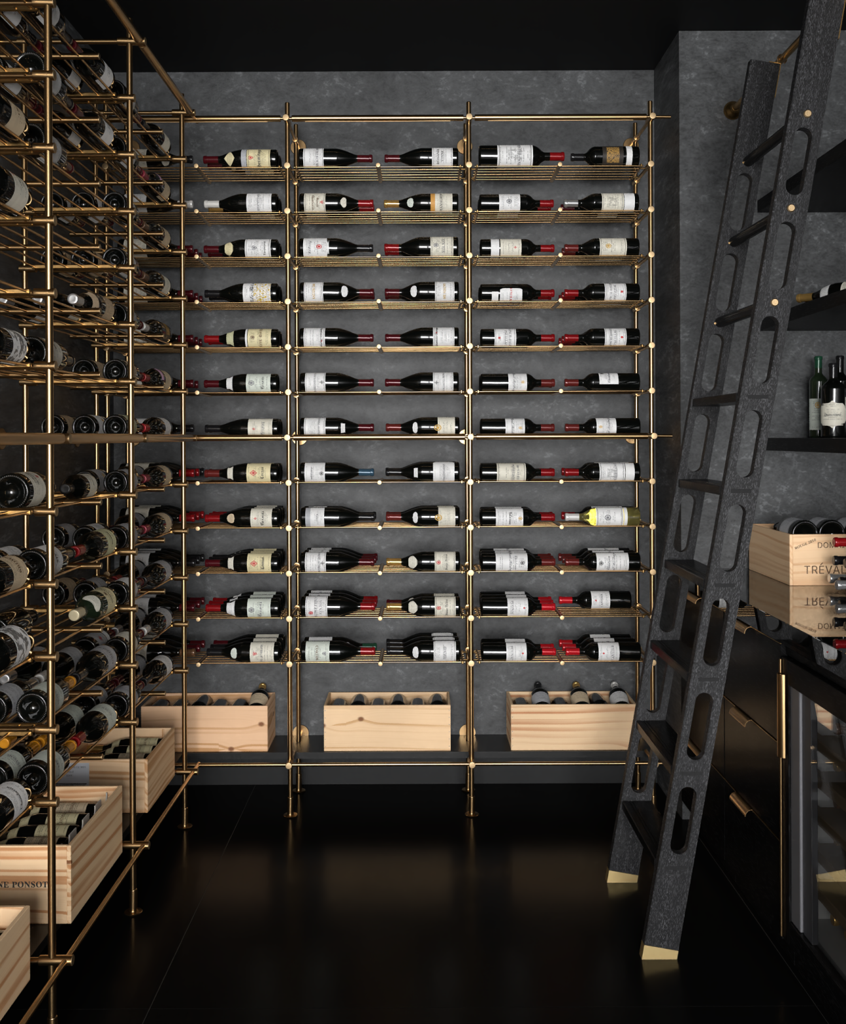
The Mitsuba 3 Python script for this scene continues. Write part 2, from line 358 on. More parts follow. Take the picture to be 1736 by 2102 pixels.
    put(t + '__foot_rail', mikit.ply(bar((0, 0, 0), (n * S + .10, 0, 0), .0078, 16, .001), BRASS, smooth=35), A(0, -.034, ZRAIL))
    # shelves
    L = S - 0.046
    rod = mikit.ply(moved(cyl(RODR, 0, L, 12, .0006), toX), BRASS, smooth=35)
    b0, b1 = rods_b[0], rods_b[-1]
    end = box(-.0042, .0042, b0 - .009, b1 + .009, -.007, .007, .0025)
    endbar = mikit.ply(join(end, bar((-.033, .055, 0), (0, .055, 0), .004, 8), bar((-.033, b1 - .025, 0), (0, b1 - .025, 0), .004, 8)), BRASS_DK)
    endbar2 = mikit.ply(join(end, bar((.033, .055, 0), (0, .055, 0), .004, 8), bar((.033, b1 - .025, 0), (0, b1 - .025, 0), .004, 8)), BRASS_DK)
    mid = mikit.ply(moved(ring_mesh([(0, -.0155), (.0078, -.0155), (.009, -.0143), (.009, b1 + .02), (.008, b1 + .0212), (0, b1 + .0212)], 16), toY), BRASS, smooth=35)
    mcap = mikit.ply(moved(ring_mesh([(0, -.0006), (.0078, -.0006), (.0090, -.0001), (.0094, .0010), (0, .0010)], 16), toY), BRASS_END, smooth=35)
    for i in shelf_bays:
        for j in LV:
            s = numbered(t + '__shelf')
            for b in rods_b: put(s + '__rod', rod, A(i * S + .023, b, zlev(j)))
            put(s + '__end_bar', endbar, A(i * S + .034, 0, zlev(j))); put(s + '__end_bar', endbar2, A((i + 1) * S - .034, 0, zlev(j)))
            put(s + '__centre_bar', mid, A(i * S + S / 2, 0, zlev(j))); put(s + '__centre_disc', mcap, A(i * S + S / 2, -.0157, zlev(j)))
    return t
MB_ = tr(XF0, YF, 0)
ML_ = basis((0, 1, 0), (-1, 0, 0), (0, 0, 1), (XFL, YL0, 0))
RB = [.016 + .0428 * k for k in range(6)]; RL = [.042 + .0506 * k for k in range(6)]
DB, DL = .29, .339
rack(MB_, 3, S, DB, YB - YF, RB, 'brass wine rack of thin rods standing along the grey back wall', .0125, (0, 1, 2), (0, .075))
rack(ML_, 3, SL, DL, XFL - XL, RL, 'brass wine rack of thin rods standing along the left wall, nearest to the viewer', .0140, (0, 1, 2), (0, .125))

# black boards for the crates, pierced by the rear posts
import manifold3d as m3
def board(x0, x1, y0, y1, z0, z1, holes, g):
    m = m3.Manifold.cube([x1 - x0, y1 - y0, z1 - z0]).translate([x0, y0, z0])
    for x, y in holes:
        m = m - m3.Manifold.cylinder(.2, .0112, .0112, 24).translate([x, y, z0 - .1])
    return m
ZSH = 0.2155
k = thing('shelf_board', 'long black shelf board under the three crates along the back wall', 'shelf')
scene[k] = mikit.ply(board(XL + .001, XP - .001, 4.31, YB - .001, ZSH - .026, ZSH, [(XF0 + i * S, YF + DB) for i in range(4)], 0), BOARD)
k = thing('shelf_board', 'black shelf board under the crates in the left rack', 'shelf')
scene[k] = mikit.ply(board(XL + .001, XFL - .062, 1.88, 4.305, ZSH - .026, ZSH, [(XFL - DL, YL0 + i * SL) for i in range(4)], 1), BOARD)

# ------------------------------------------------------------------ bottles
def smooth_curve(pts, n):
    from scipy.interpolate import PchipInterpolator
    p = np.array(pts); f = PchipInterpolator(p[:, 1], p[:, 0]); z = np.linspace(p[0, 1], p[-1, 1], n)
    return list(zip(f(z), z))
class BT:
    """A bottle kind: outline r(h), standing on z = 0, its label towards -y."""
    def __init__(s, R, L, body, shoulder, neck, rn=.0142, cap=.058, capr=.0006):
        s.R, s.L, s.cap = R, L, cap
        pun = [(0, .026), (R * .15, .0255), (R * .28, .0235), (R * .40, .0195), (R * .52, .0138), (R * .63, .0075), (R * .72, .0028), (R * .80, .0006), (R * .88, 0), (R * .96, .002), (R, .007)]
        k = neck - body
        side = smooth_curve([(R, .007), (R * 1.004, body * .5), (R, body)], 4)[1:]
        sh = smooth_curve([(R, body)] + [(R + (rn - R) * a, body + k * b) for a, b in shoulder] + [(rn, neck)], 12)[1:]
        top = [(rn - .0004, L - .012), (rn + .0012, L - .0105), (rn + .0012, L - .004), (rn, L - .001), (rn - .003, L), (0, L)]
        s.prof = pun + side + sh + top
        s.curve = np.array(side[:1] + side + sh + top[:4]); s.curve = np.vstack([[R, 0.0], s.curve])
        c0 = L - cap
        hh = np.linspace(c0, L - .013, 4); cr = [s.r(h) + capr for h in hh]
        s.capprof = [(s.r(c0) - .001, c0)] + list(zip(cr, hh)) + [(rn + .0018 + capr * .5, L - .0115), (rn + .0018 + capr * .5, L - .003), (rn + .0004, L + .0004), (rn - .003, L + .0012), (rn - .006, L + .0008), (0, L + .0008)]
        s._g = {}
    def r(s, h): return float(np.interp(h, s.curve[:, 1], s.curve[:, 0]))
    def glass(s, mt):
        if mt not in s._g:
            s._g[mt] = mikit.ply(ring_mesh(s.prof, 32), mt, smooth=True)
        return s._g[mt]
    def capsule(s, mt):
        if ('c', mt) not in s._g: s._g['c', mt] = mikit.ply(ring_mesh(s.capprof, 20), 'mat_cap_' + mt, smooth=40)
        return s._g['c', mt]
    def ring(s):
        if 'r' not in s._g:
            ms = []
            n = 52; rr = s.R * .87
            for i in range(n):
                a = 2 * math.pi * i / n
                b = trimesh.creation.icosphere(0, .0013); b.apply_scale([1.6, .8, .8]); b.apply_transform(rot([0, 0, 1], math.degrees(a))); b.apply_translation((rr * math.cos(a), rr * math.sin(a), 0))
                ms.append(b)
            s._g['r'] = mikit.ply(join(*ms), 'mat_knurl', smooth=True)
        return s._g['r']
mat('knurl', prin((0.10, 0.10, 0.10), 0.12, specular=1.0))
bur_sh = [(.10, .18), (.32, .42), (.66, .70), (.90, .88)]
bor_sh = [(.10, .22), (.34, .48), (.74, .72), (.95, .90)]
BTS = dict(
    bur=BT(.041, .297, .150, bur_sh, .236, cap=.060), fat=BT(.0425, .298, .155, bur_sh, .232, rn=.0148, cap=.058), rho=BT(.0395, .300, .148, bur_sh, .238, cap=.060),
    bor=BT(.0378, .300, .188, bor_sh, .228, cap=.055), cla=BT(.0385, .298, .178, [(.14, .20), (.40, .45), (.72, .70), (.92, .88)], .232, cap=.055), mag=BT(.0455, .345, .215, bor_sh, .268, rn=.0165, cap=.058),
    wide=BT(.0425, .272, .178, bor_sh, .218, cap=.05), bigb=BT(.0485, .285, .150, bur_sh, .225, rn=.0155, cap=.05), stub=BT(.0385, .205, .120, bur_sh, .165, cap=.035), oil=BT(.034, .313, .215, bor_sh, .250, rn=.0135, cap=.045))
WAYS = dict(bur='sloping', fat='sloping', rho='sloping', bigb='sloping', stub='sloping', bor='square-shouldered', cla='square-shouldered', mag='square-shouldered', wide='square-shouldered', oil='square-shouldered')

_patch = {}
def shape_fn(kind):
    return dict(rect=lambda t: 1.0, oval=lambda t: math.sqrt(max(0.0, 1 - (2 * t - 1) ** 2)), diamond=lambda t: 1 - abs(2 * t - 1), shield=lambda t: min(1.0, .25 + 1.6 * t, ) if t < .5 else 1.0 - .35 * max(0, t - .8) / .2,
                hexa=lambda t: min(1.0, .5 + 1.0 * min(t, 1 - t) * 2), waist=lambda t: .78 + .22 * abs(2 * t - 1), octa=lambda t: min(1.0, .86 + min(t, 1 - t) * 1.2), arch=lambda t: 1.0 if t < .75 else math.sqrt(max(0, 1 - ((t - .75) / .25) ** 2) * .75 + .25))[kind]
def patch(bt, h0, h1, half, style, tone, seed, kind='rect', centre=0.0, off=.00035, nu=18, nv=None):
    key = (bt, h0, h1, half, style, tone, seed, kind, centre, off)
    if key not in _patch:
        b = BTS[bt]; fn = shape_fn(kind)
        nv = nv or (1 if kind == 'rect' and b.r(h1) > b.R * .995 else 10)
        V, U = [], []
        for k in range(nv + 1):
            t = k / nv; h = h0 + (h1 - h0) * t; r = b.r(h) + off; w = math.radians(half) * max(fn(t), .02)
            for i in range(nu + 1):
                s = 2 * i / nu - 1; a = math.radians(centre) + s * w
                V.append((r * math.sin(a), -r * math.cos(a), h)); U.append((style + .002 + .996 * (s * max(fn(t), .02) + 1) / 2, tone + 16 * seed + .002 + .996 * t))
        F = [(k * (nu + 1) + i, k * (nu + 1) + i + 1, (k + 1) * (nu + 1) + i + 1, (k + 1) * (nu + 1) + i) for k in range(nv) for i in range(nu)]
        _patch[key] = mikit.ply((np.array(V), np.array(F)), LABEL, smooth=True, uv=np.array(U))
    return _patch[key]
_let = {}
def lettering(bt, text, st, ink, h, hc, centre=0.0, squeeze=1.0):
    key = (bt, text, st, ink, h, hc, centre)
    if key not in _let:
        b = BTS[bt]; v, f = poly_tris(text_poly(text, h, st))
        w = max(abs(v[:, 0])) or 1
        v = v * np.array([min(1.0, .058 / w), 1])
        v3 = np.column_stack([v, np.zeros(len(v))])
        v3, f = trimesh.remesh.subdivide_to_size(v3, f, .009)
        r = np.array([b.r(hc + y) for y in v3[:, 1]]) + .0008; a = math.radians(centre) + v3[:, 0] / r
        _let[key] = mikit.ply((np.column_stack([r * np.sin(a), -r * np.cos(a), hc + v3[:, 1]]), f), 'mat_ink_' + ink)
    return _let[key]
def emblem(bt, kind, ink, hc, size, centre=0.0):
    b = BTS[bt]; key = ('e', bt, kind, ink, hc, size, centre)
    if key not in _let:
        n = 20; V, F = [], []
        def pt(q, a):
            c, s_ = math.cos(a), math.sin(a)
            m = {'diamond': 1 / (abs(c) + abs(s_)), 'rect': min(1 / max(abs(c), 1e-6), 1 / max(abs(s_), 1e-6)) * .8, 'waist': .75 + .25 * math.cos(4 * a), 'shield': 1.0 - .18 * math.cos(3 * a + math.pi / 2), 'hexa': .92 + .10 * math.cos(6 * a)}.get(kind, 1.0)
            h = hc + size * q * m * s_; r = b.r(h) + .0008; t = math.radians(centre) + size * q * m * c * .85 / r
            return (r * math.sin(t), -r * math.cos(t), h)
        for q0, q1 in ((.72, 1.0), (.0, .50)) if size > .0065 else ((0, 1.0),):
            o = len(V)
            for k in range(n): V += [pt(max(q0, .02), 2 * math.pi * k / n), pt(q1, 2 * math.pi * k / n)]
            F += [(o + 2 * k, o + 2 * k + 1, o + 2 * ((k + 1) % n) + 1, o + 2 * ((k + 1) % n)) for k in range(n)]
        _let[key] = mikit.ply((np.array(V), np.array(F)), 'mat_ink_' + ink)
    return _let[key]

def bottle_frame(pos, axis, face):
    """Matrix that lays a bottle with its base centre at pos, its neck along axis and its label towards face."""
    az = np.array(axis, float); az /= np.linalg.norm(az); ay = -np.array(face, float); ay -= az * (ay @ az); ay /= np.linalg.norm(ay)
    return basis(np.cross(ay, az), ay, az, pos)
def bottle(M, label, group, bt='bur', cap='dred', tone=0, lab=None, style=0, half=100, seed=0, neck=None, text=None, st='serif', ink='grey', th=.010, tc=None, em=None, strip=None, glass=None, knurl=False, kind='rect', centre=0.0, ringc=None):
    b = BTS[bt]
    t = thing('wine_bottle', label, 'bottle', group)
    put(t + '__body', b.glass(glass or GLASS), M)
    if cap: put(t + '__capsule', b.capsule(cap), M)
    if lab:
        l = put(t + '__label', patch(bt, lab[0], lab[1], half, style, tone, seed, kind, centre), M)
        if text:
            for q, tx in enumerate(text.split('|')):
                put(l + '__lettering', lettering(bt, tx, st, ink, th, (tc if tc is not None else (lab[0] + lab[1]) / 2) - q * th * 1.9, centre), M)
        if em: put(l + '__emblem', emblem(bt, em[0], em[1], em[2], em[3], centre + (em[4] if len(em) > 4 else 0)), M)
    if strip: put(t + '__strip_label', patch(bt, strip[0], strip[1], strip[3] if len(strip) > 3 else half, 5, strip[2], seed, 'rect', centre), M)
    if neck: put(t + '__neck_label', patch(bt, neck[1], neck[2], neck[3], 1, neck[4], seed, neck[0], centre), M)
    if knurl: put(t + '__base_knurl', b.ring(), M)
    return t

LBUR = (.026, .118)
def D(bt='bur', cap='dred', tone=0, n=1, **k):
    k.setdefault('lab', LBUR if bt in ('bur', 'fat', 'rho', 'bigb') else (.072, .160)); return dict(bt=bt, cap=cap, tone=tone, n=n, **k)
LYN = dict(lab=(.055, .142), tone=0, text='LYNCH-BAGES|PAUILLAC', st='serif', ink='grey', th=.009, tc=.118, style=1, em=('rect', 'red', .074, .006))
CORN = dict(lab=(.030, .126), tone=2, text='Cornas', st='black', ink='black', th=.013, tc=.064, em=('diamond', 'red', .098, .015), neck=('waist', .182, .206, 60, 1), style=0)
CHEV = dict(tone=0, text='Gd Pommeroy', st='script')
# rows from the top: cells (left bay: left, right), (middle bay), (right bay)
BACK = {
 6: [D('bur', 'black', 1, neck=('hexa', .178, .208, 65, 1)), D('rho', 'dred', 2, 2, lab=(.026, .120), strip=(.122, .143, 4), text='Hermitage', st='black', ink='black', th=.015, tc=.073, em=('shield', 'red', .104, .009), neck=('diamond', .170, .214, 75, 2), style=1),
     D('bur', 'dred', 0, 1, lab=(.020, .102), text='RICHEBOURG', ink='grey', th=.0095, tc=.076, style=1), D('bur', 'dred', 0, 1, lab=(.022, .106), text='ROMANÉE|VOSNE', ink='black', th=.009, tc=.082, style=1),
     D('mag', 'red', 0, 1, lab=(.072, .215), text='PONTET CANET', ink='grey', th=.012, tc=.160, style=3), D('wide', 'black', 6, 1, lab=(.066, .150), strip=(.030, .054, 0), style=5)],
 5: [D('bur', 'white', 0, 1), D('bur', 'white', 0, 2, lab=(.022, .122), text='HERMITAGE', ink='grey', th=.009, tc=.075), D('bur', 'red', 1, 2, lab=(.020, .106), text='Gevrey|Chambertin', st='black', ink='brown', th=.0095, tc=.075, em=('shield', 'red', .092, .007), neck=('shield', .166, .190, 36, 1), style=1),
     D('rho', 'gold', 1, 1, lab=(.024, .094), strip=(.094, .112, 10), text='CHAMBERTIN', ink='black', th=.009, tc=.070, neck=('oval', .180, .208, 40, 5)),
     D('bor', 'red', 0, 2, lab=(.078, .163), em=('oval', 'grey', .118, .011)), D('cla', 'silver', 1, 2, lab=(.062, .150), strip=(.018, .060, 0), style=3)],
 4: [D('bur', 'dred', 1, 3), D('rho', 'dred', 0, 2, lab=(.026, .130), text='Vacqueyras', st='italic', ink='black', th=.009, tc=.052, em=('shield', 'grey', .092, .010), neck=('shield', .178, .214, 70, 2), style=1),
     D('bur', 'black', 0, 1, lab=(.018, .122), kind='arch', text='Savigny', st='script', ink='grey', th=.010, tc=.048, em=('oval', 'red', .082, .011)), D('fat', 'red', 1, 2, lab=(.020, .112), text='VOLNAY', ink='grey', th=.010, tc=.060, em=('hexa', 'grey', .090, .011), style=1),
     D('bor', 'red', 1, 1, lab=(.080, .165), strip=(.042, .076, 0), em=('waist', 'red', .140, .007)), D('cla', 'redgold', 1, 2, lab=(.052, .160), em=('oval', 'gold', .126, .011), style=1)],
 3: [D('bur', 'dred', 1, 3), D('bur', 'black', 0, 2, lab=(.026, .138), style=2, kind='octa', text='Côte-Rôtie', st='script', ink='black', th=.014, tc=.103), D('fat', 'dred', 0, 2, lab=(.018, .096), text='MUSIGNY', ink='gold', th=.010, tc=.058, style=1, neck=('oval', .168, .196, 40, 0)),
     D('fat', 'dred', 0, 2, lab=(.018, .096), text='MUSIGNY', ink='gold', th=.010, tc=.058, style=1, neck=('oval', .168, .196, 40, 0)), D('bor', 'red', 0, 2, lab=(.078, .168), kind='octa', half=62, centre=35, strip=(.045, .072, 0, 40), text='LYNCH-BAGES', ink='red', th=.008), D('bor', 'red', n=3, **LYN)],
 2: [D('bur', 'dred', 1, 3), D('rho', 'red', 2, 2, lab=(.026, .120), strip=(.122, .130, 0), text='CÔTE-RÔTIE', ink='brown', th=.011, tc=.068, em=('hexa', 'brown', .100, .009), neck=('waist', .178, .208, 70, 9)), D('bur', 'dred', 0, 1, lab=(.018, .104), text='Chambolle-Musigny', st='black', ink='black', th=.0085, tc=.090, em=('waist', 'red', .090, .005, 20), style=1),
     D('bur', 'dred', 0, 1, lab=(.018, .104), text='Chambolle-Musigny', st='black', ink='black', th=.0085, tc=.090, em=('waist', 'red', .090, .005, 20), style=1), D('bor', 'red', n=1, **LYN), D('bor', 'red', n=3, **LYN)],
 1: [D('bur', 'dred', 1, 2), D('rho', 'dred', 5, 1, lab=(.028, .126), text='Cornas', st='script', ink='black', th=.012, tc=.062, em=('hexa', 'grey', .104, .013), neck=('waist', .182, .208, 65, 0)), D('bur', 'dred', 0, 1, lab=(.022, .104), text='CLOS SAINT-DENIS', ink='grey', th=.007, tc=.062, em=('waist', 'black', .090, .009), style=1),
     D('bur', 'dred', 0, 1, lab=(.022, .104), text='CLOS SAINT-DENIS', ink='grey', th=.007, tc=.062, em=('waist', 'black', .090, .009), style=1), D('bor', 'redgold', 0, 2, lab=(.110, .185), half=78, text='Haut Marbuzet', st='script', ink='grey', th=.010, tc=.135, em=('oval', 'gold', .168, .007)),
     D('bor', 'redgold', 0, 1, lab=(.088, .165), half=50, centre=38, text='Château', st='script', ink='grey', th=.010, em=('oval', 'black', .152, .007, 30))],
 0: [D('bur', 'black', 0, 1), D('rho', 'black', 1, 2, lab=(.024, .122), text='Cornas', st='script', ink='grey', th=.013, tc=.065, em=('waist', 'red', .098, .007)), D('bur', 'dred', 0, 1, lab=(.018, .104), text='VOSNE-ROMANÉE', ink='grey', th=.008, tc=.078, style=1, neck=('rect', .166, .183, 32, 0)),
     D('bur', 'redgold', 1, 1, lab=(.018, .088), em=('oval', 'gold', .088, .015), neck=('oval', .168, .190, 40, 0)), D('bor', 'redgold', 0, 1, lab=(.100, .178), text='Haut Marbuzet', st='script', ink='grey', th=.010, tc=.130, em=('oval', 'gold', .160, .007)), D('bor', 'redgold', 0, 1, lab=(.098, .178), text='Haut Marbuzet', st='script', ink='grey', th=.010, tc=.130, em=('oval', 'gold', .162, .007))],
 -1: [D('bur', 'red', 1, 3), D('rho', 'redgold', n=2, **CORN), D('bur', 'blue', 0, 1, lab=(.020, .102), text='Bourgogne', st='italic', ink='grey', th=.008, tc=.050, em=('hexa', 'black', .088, .009)), D('bur', 'black', 0, 2, lab=(.020, .106), kind='octa', text='CHAMBERTIN', ink='grey', th=.008, neck=('rect', .168, .184, 32, 0)),
     D('bor', 'red', 1, 2, lab=(.065, .182), text='de SALES|POMEROL', ink='grey', th=.010, tc=.150, style=1), D('bor', 'red', 0, 2, lab=(.062, .165), strip=(.024, .060, 0), text='PONTET CANET', ink='grey', th=.009, tc=.100, style=3)],
 -2: [D('bur', 'red', 1, 3), D('rho', 'red', 1, 3, lab=(.026, .112), text='Cornas', st='script', ink='black', th=.014, tc=.066, em=('waist', 'red', .092, .007), neck=('oval', .176, .210, 40, 3)), D('bur', 'black', 0, 2, lab=(.040, .096), half=70, strip=(.020, .040, 4, 70), text='Volnay', st='italic', ink='grey', th=.008, ringc=1),
     D('bur', 'redgold', 1, 2, lab=(.018, .086), em=('oval', 'gold', .086, .015), neck=('oval', .168, .190, 40, 0)), D('bor', 'red', 0, 2, lab=(.060, .170), text='Gloria', st='script', ink='black', th=.013, tc=.120, em=('oval', 'gold', .158, .008, 0)), D('cla', 'white', 0, 2, lab=(.068, .178), glass='yellow', em=('oval', 'grey', .132, .013), strip=(.052, .066, 0), style=1)],
 -3: [D('bur', 'black', 0, 3), D('rho', 'dred', n=3, **CORN), D('bur', 'dred', 0, 3, lab=(.020, .104), text='VOSNE-ROMANÉE', ink='grey', th=.0085, tc=.076, em=('waist', 'black', .090, .009), style=1), D('bur', 'gold', 1, 1, lab=(.018, .102), text='Beaune Grèves', st='black', ink='black', th=.0085, tc=.055, em=('oval', 'red', .086, .009), neck=('shield', .172, .208, 55, 1), style=1),
     D('bor', 'redgold', 0, 3, lab=(.058, .186), text='Château|Haut Marbuzet', st='script', ink='grey', th=.011, tc=.140, em=('oval', 'black', .165, .009)), D('bor', 'redgold', 0, 3, lab=(.048, .178), text='Château|Haut Marbuzet', st='script', ink='grey', th=.011, tc=.130, em=('oval', 'black', .160, .009))],
 -4: [D('bur', 'dred', 0, 3), D('rho', 'red', 5, 3, lab=(.034, .128), text='Cornas', st='script', ink='grey', th=.015, tc=.078, em=('hexa', 'grey', .110, .013), neck=('waist', .180, .214, 75, 0)), D('fat', 'red', 0, 3, lab=(.020, .108), text='VOLNAY|CAILLERETS', ink='grey', th=.010, tc=.080, em=('oval', 'red', .042, .009, 30), style=1), D('bur', 'gold', 1, 2, lab=(.018, .102), text='Beaune Grèves', st='black', ink='black', th=.0085, tc=.055, em=('oval', 'red', .086, .009), neck=('shield', .172, .208, 55, 1), style=1),
     D('bor', 'bred', 0, 3, lab=(.105, .188), text='PUGNAC', ink='grey', th=.010, tc=.125, em=('oval', 'red', .172, .004)), D('bor', 'bred', 0, 1, lab=(.090, .168), text='CANTIER', ink='grey', th=.009, tc=.125, em=('oval', 'red', .150, .004), rear=2)],
 -5: [D('bur', 'dred', 1, 3, lab=(.02, .11), text='BANDOL', ink='brown', th=.012), D('bur', 'black', 1, 3, lab=(.022, .118), text='ST JOSEPH', ink='grey', th=.0095, tc=.072, em=('shield', 'red', .098, .008), neck=('oval', .170, .198, 40, 5)), D('fat', 'red', 5, 2, lab=(.020, .116), text='CORTON', ink='brown', th=.010, tc=.066, em=('shield', 'grey', .096, .008)), D('fat', 'black', 0, 3, lab=(.018, .108), text='VOLNAY', st='italic', ink='grey', th=.010, kind='octa', neck=('oval', .168, .194, 40, 0), style=1),
     D('bor', 'bred', 0, 2, lab=(.098, .180), text='PUGNAC', ink='grey', th=.010, tc=.120, em=('oval', 'red', .164, .004)), D('bor', 'bred', 0, 3, lab=(.088, .172), text='CANTIER', ink='grey', th=.010, tc=.115, em=('oval', 'red', .152, .004))]}
ROWW = ['top', 'second', 'third', 'fourth', 'fifth', 'sixth', 'seventh', 'eighth', 'ninth', 'tenth', 'eleventh', 'lowest']
DEPW = ['front', 'middle', 'rear']
def rest_z(r, sp): return math.sqrt((r + RODR) ** 2 - (sp / 2) ** 2) + .0002
for q, j in enumerate(sorted(BACK, reverse=True)):
    for c, cell in enumerate(BACK[j]):
        cell = dict(cell); n = cell.pop('n'); rear = cell.pop('rear', 0); bay, sd = divmod(c, 2)
        for d in (range(n) if not rear else [rear]):
            e = dict(cell)
            if j == 5 and c == 1 and d == 1: e['cap'] = 'gold'
            if j == 5 and c == 5 and d == 1: e.update(bt='bor', cap='dred', lab=(.07, .15), strip=None, style=1, text=None)
            if j == -3 and c == 1 and d > 0: e['cap'] = 'black'
            if j == -4 and c == 3 and d == 1: e['cap'] = 'dred'
            if j == -5 and c == 1 and d > 0: e['cap'] = ('black', 'dred')[d - 1]; e['text'] = 'Hermitage'; e['st'] = 'black'
            if j == -5 and c == 2 and d == 1: e.update(cap='green', tone=0, neck=('oval', .168, .194, 40, 0))
            if j == -5 and c == 0 and d == 0: e['cap'] = 'brown'
            if j == -2 and c == 5:
                if d == 0: e['glass'] = WHITEWINE
                else: e.update(bt='bor', glass=None, cap='red')
            if j == -1 and c == 0 and d == 2: e['cap'] = 'black'
            b = BTS[e['bt']]; jit = (random.random() - .5) * .006
            if d > 0 and j <= 0: jit += .004 * d
            b_ = RB[2 * d] + .0214
            off = .042 if e['bt'] != 'wide' else .040
            a = bay * S + off + jit * .5 + .002 if sd == 0 else (bay + 1) * S - off - jit * .5 - .002
            pos = (XF0 + a, YF + b_, zlev(j) + rest_z(b.R * 1.004, .0428))
            roll = (random.random() - .5) * (14 if d else 8)
            face = (0, -math.cos(math.radians(roll)), math.sin(math.radians(roll)))
            M = bottle_frame(pos, (1, 0, 0) if sd == 0 else (-1, 0, 0), face)
            e.pop('ringc', None); e['seed'] = (q * 3 + c * 5 + bay) % 8
            where = f"{DEPW[d] + ', ' if n > 1 or rear else ''}{'left' if sd == 0 else 'right'} half of {('left', 'middle', 'right')[bay]} bay, {ROWW[q]} shelf of back rack"
            e.setdefault('half', 80)
            bottle(M, f"{CAPW[e['cap']].replace(' ', '-')}-topped {'yellow' if e.get('glass') else 'dark'} wine bottle, {where}", 'wine bottles lying on the back rack', **e)

# left rack: (bay, half): A = base towards the viewer, B = neck towards the viewer
def LD(s, bt='bur', cap='dred', tone=0, **k):
    k.setdefault('lab', (.03, .115)); return dict(s=s, bt=bt, cap=cap, tone=tone, **k)
LEFT = {
 (0, 'B'): {4: [LD(0, 'fat', 'black', 3, text='Chambolle', st='italic', ink='brown')], 3: [LD(0, 'bigb', 'gold', 1, text='Chambertin|Grand Cru', st='italic', ink='black', th=.008, em=('waist', 'red', .095, .011))], 1: [LD(0, 'fat', 'gold', 0, style=4)],
            -2: [LD(0, 'fat', 'gold', 3, text='BROWN', ink='brown', th=.011)], -3: [LD(0, 'bigb', 'gold', 0, style=4)], -5: [LD(0, 'fat', 'silver', 0, text='Chambertin', st='italic', ink='black', th=.010)]},
 (1, 'A'): {6: [LD(0, cap='black', tone=0), LD(1, cap='black', tone=0)], 5: [LD(0, 'fat', 'black', 0, style=1), LD(1, cap='dred', tone=0)], 4: [LD(0, 'fat', 'dred', 0, style=1)], 1: [LD(0, 'fat', 'black', 1, text='Moulin', st='italic', ink='brown')],
            -1: [LD(0.45, 'bigb', 'black', 1, text='Chambolle|Musigny', st='italic', ink='black', th=.008, em=('hexa', 'red', .095, .007))], -2: [LD(0, 'fat', 'black', 0, text='KRAIS', ink='black', th=.011), LD(1, cap='black', tone=0)], -3: [LD(1, 'bigb', 'black', 6, lab=None)],
            -4: [LD(0, 'fat', 'orange', 5, text='DOMAINE', ink='grey', th=.009), LD(1, 'bur', 'silver', 4)], -5: [LD(0, 'fat', 'orange', 5, text='DOMAINE', ink='grey', th=.009), LD(1, 'fat', 'orange', 5, text='DOMAINE', ink='grey', th=.009)]},
 (1, 'B'): {6: [LD(0, cap='dred', tone=0, text='ERMITAGE', ink='grey', th=.007), LD(1, cap='dred', tone=0)], 5: [LD(0, cap='dred', tone=0, text='ERMITAGE', ink='grey', th=.007), LD(1, cap='dred', tone=0)], 2: [LD(0, 'bur', 'silver', 7, neck=('waist', .17, .2, 60, 7)), LD(1, cap='silver', tone=1), LD(2, cap='silver', tone=0)],
            -1: [LD(0.6, 'stub', 'black', 1, lab=(.02, .09), text='Bonnes Mares', st='italic', ink='black', th=.007)], -2: [LD(0, 'fat', 'red', 9, text='Riesling', st='italic', ink='black')], -3: [LD(0, 'fat', 'cream', 2, text='MONTRACHET', ink='black', th=.007, neck=('shield', .165, .2, 60, 1), glass='g', em=('oval', 'brown', .095, .008))],
            -4: [LD(0, 'fat', 'black', 4, text='ECHEZEAUX', ink='black', th=.008), LD(1, cap='white', tone=4), LD(2, cap='silver', tone=4)], -5: [LD(0, 'fat', 'red', 5, text='NUITS', ink='grey', th=.009), LD(1, cap='orange', tone=5), LD(2, cap='orange', tone=5)]},
 (2, 'A'): {6: [LD(0, tone=0)], 5: [LD(0, tone=0)], 4: [LD(0), LD(1), LD(2)], 3: [LD(0), LD(1, tone=7), LD(2, tone=7)], 2: [LD(0, tone=4)], 1: [LD(0, tone=7), LD(1, tone=7)], 0: [LD(0, tone=9), LD(1, tone=0, em=('diamond', 'gold', .09, .012)), LD(2, tone=7)],
            -1: [LD(0, tone=4), LD(1, tone=4, em=('diamond', 'gold', .09, .012))], -2: [LD(0, tone=4), LD(1, tone=0, em=('waist', 'red', .09, .008)), LD(2, tone=4)], -3: [LD(0, tone=0), LD(1, tone=4), LD(2, tone=7)], -4: [LD(0, tone=1), LD(1, tone=4, strip=(.12, .15, 0), em=('waist', 'red', .07, .012))], -5: [LD(0, tone=4), LD(1, tone=4)]},
 (2, 'B'): {6: [LD(0, tone=1, cap='black')], 5: [LD(0, cap='pink', tone=3, strip=(.14, .165, 8, 40))], 4: [LD(0, cap='brown', tone=3)], 3: [LD(0, cap='brown', tone=1)], 2: [LD(0, cap='white', tone=6)], 1: [LD(0, cap='red', tone=3, strip=(.14, .165, 8, 40))], 0: [LD(0, cap='bred', tone=0)],
            -1: [LD(0, cap='pink', tone=3), LD(1, cap='dred', tone=4)], -2: [LD(0, cap='pink', tone=3), LD(1, cap='dred', tone=4)], -3: [LD(0, cap='black', tone=4), LD(1, cap='red', tone=4)], -4: [LD(0, cap='white', tone=4), LD(1, cap='silver', tone=4)], -5: [LD(0, cap='black', tone=0), LD(1, cap='dred', tone=4)]}}
SLOTW = ['aisle side', 'second from aisle', 'wall side']
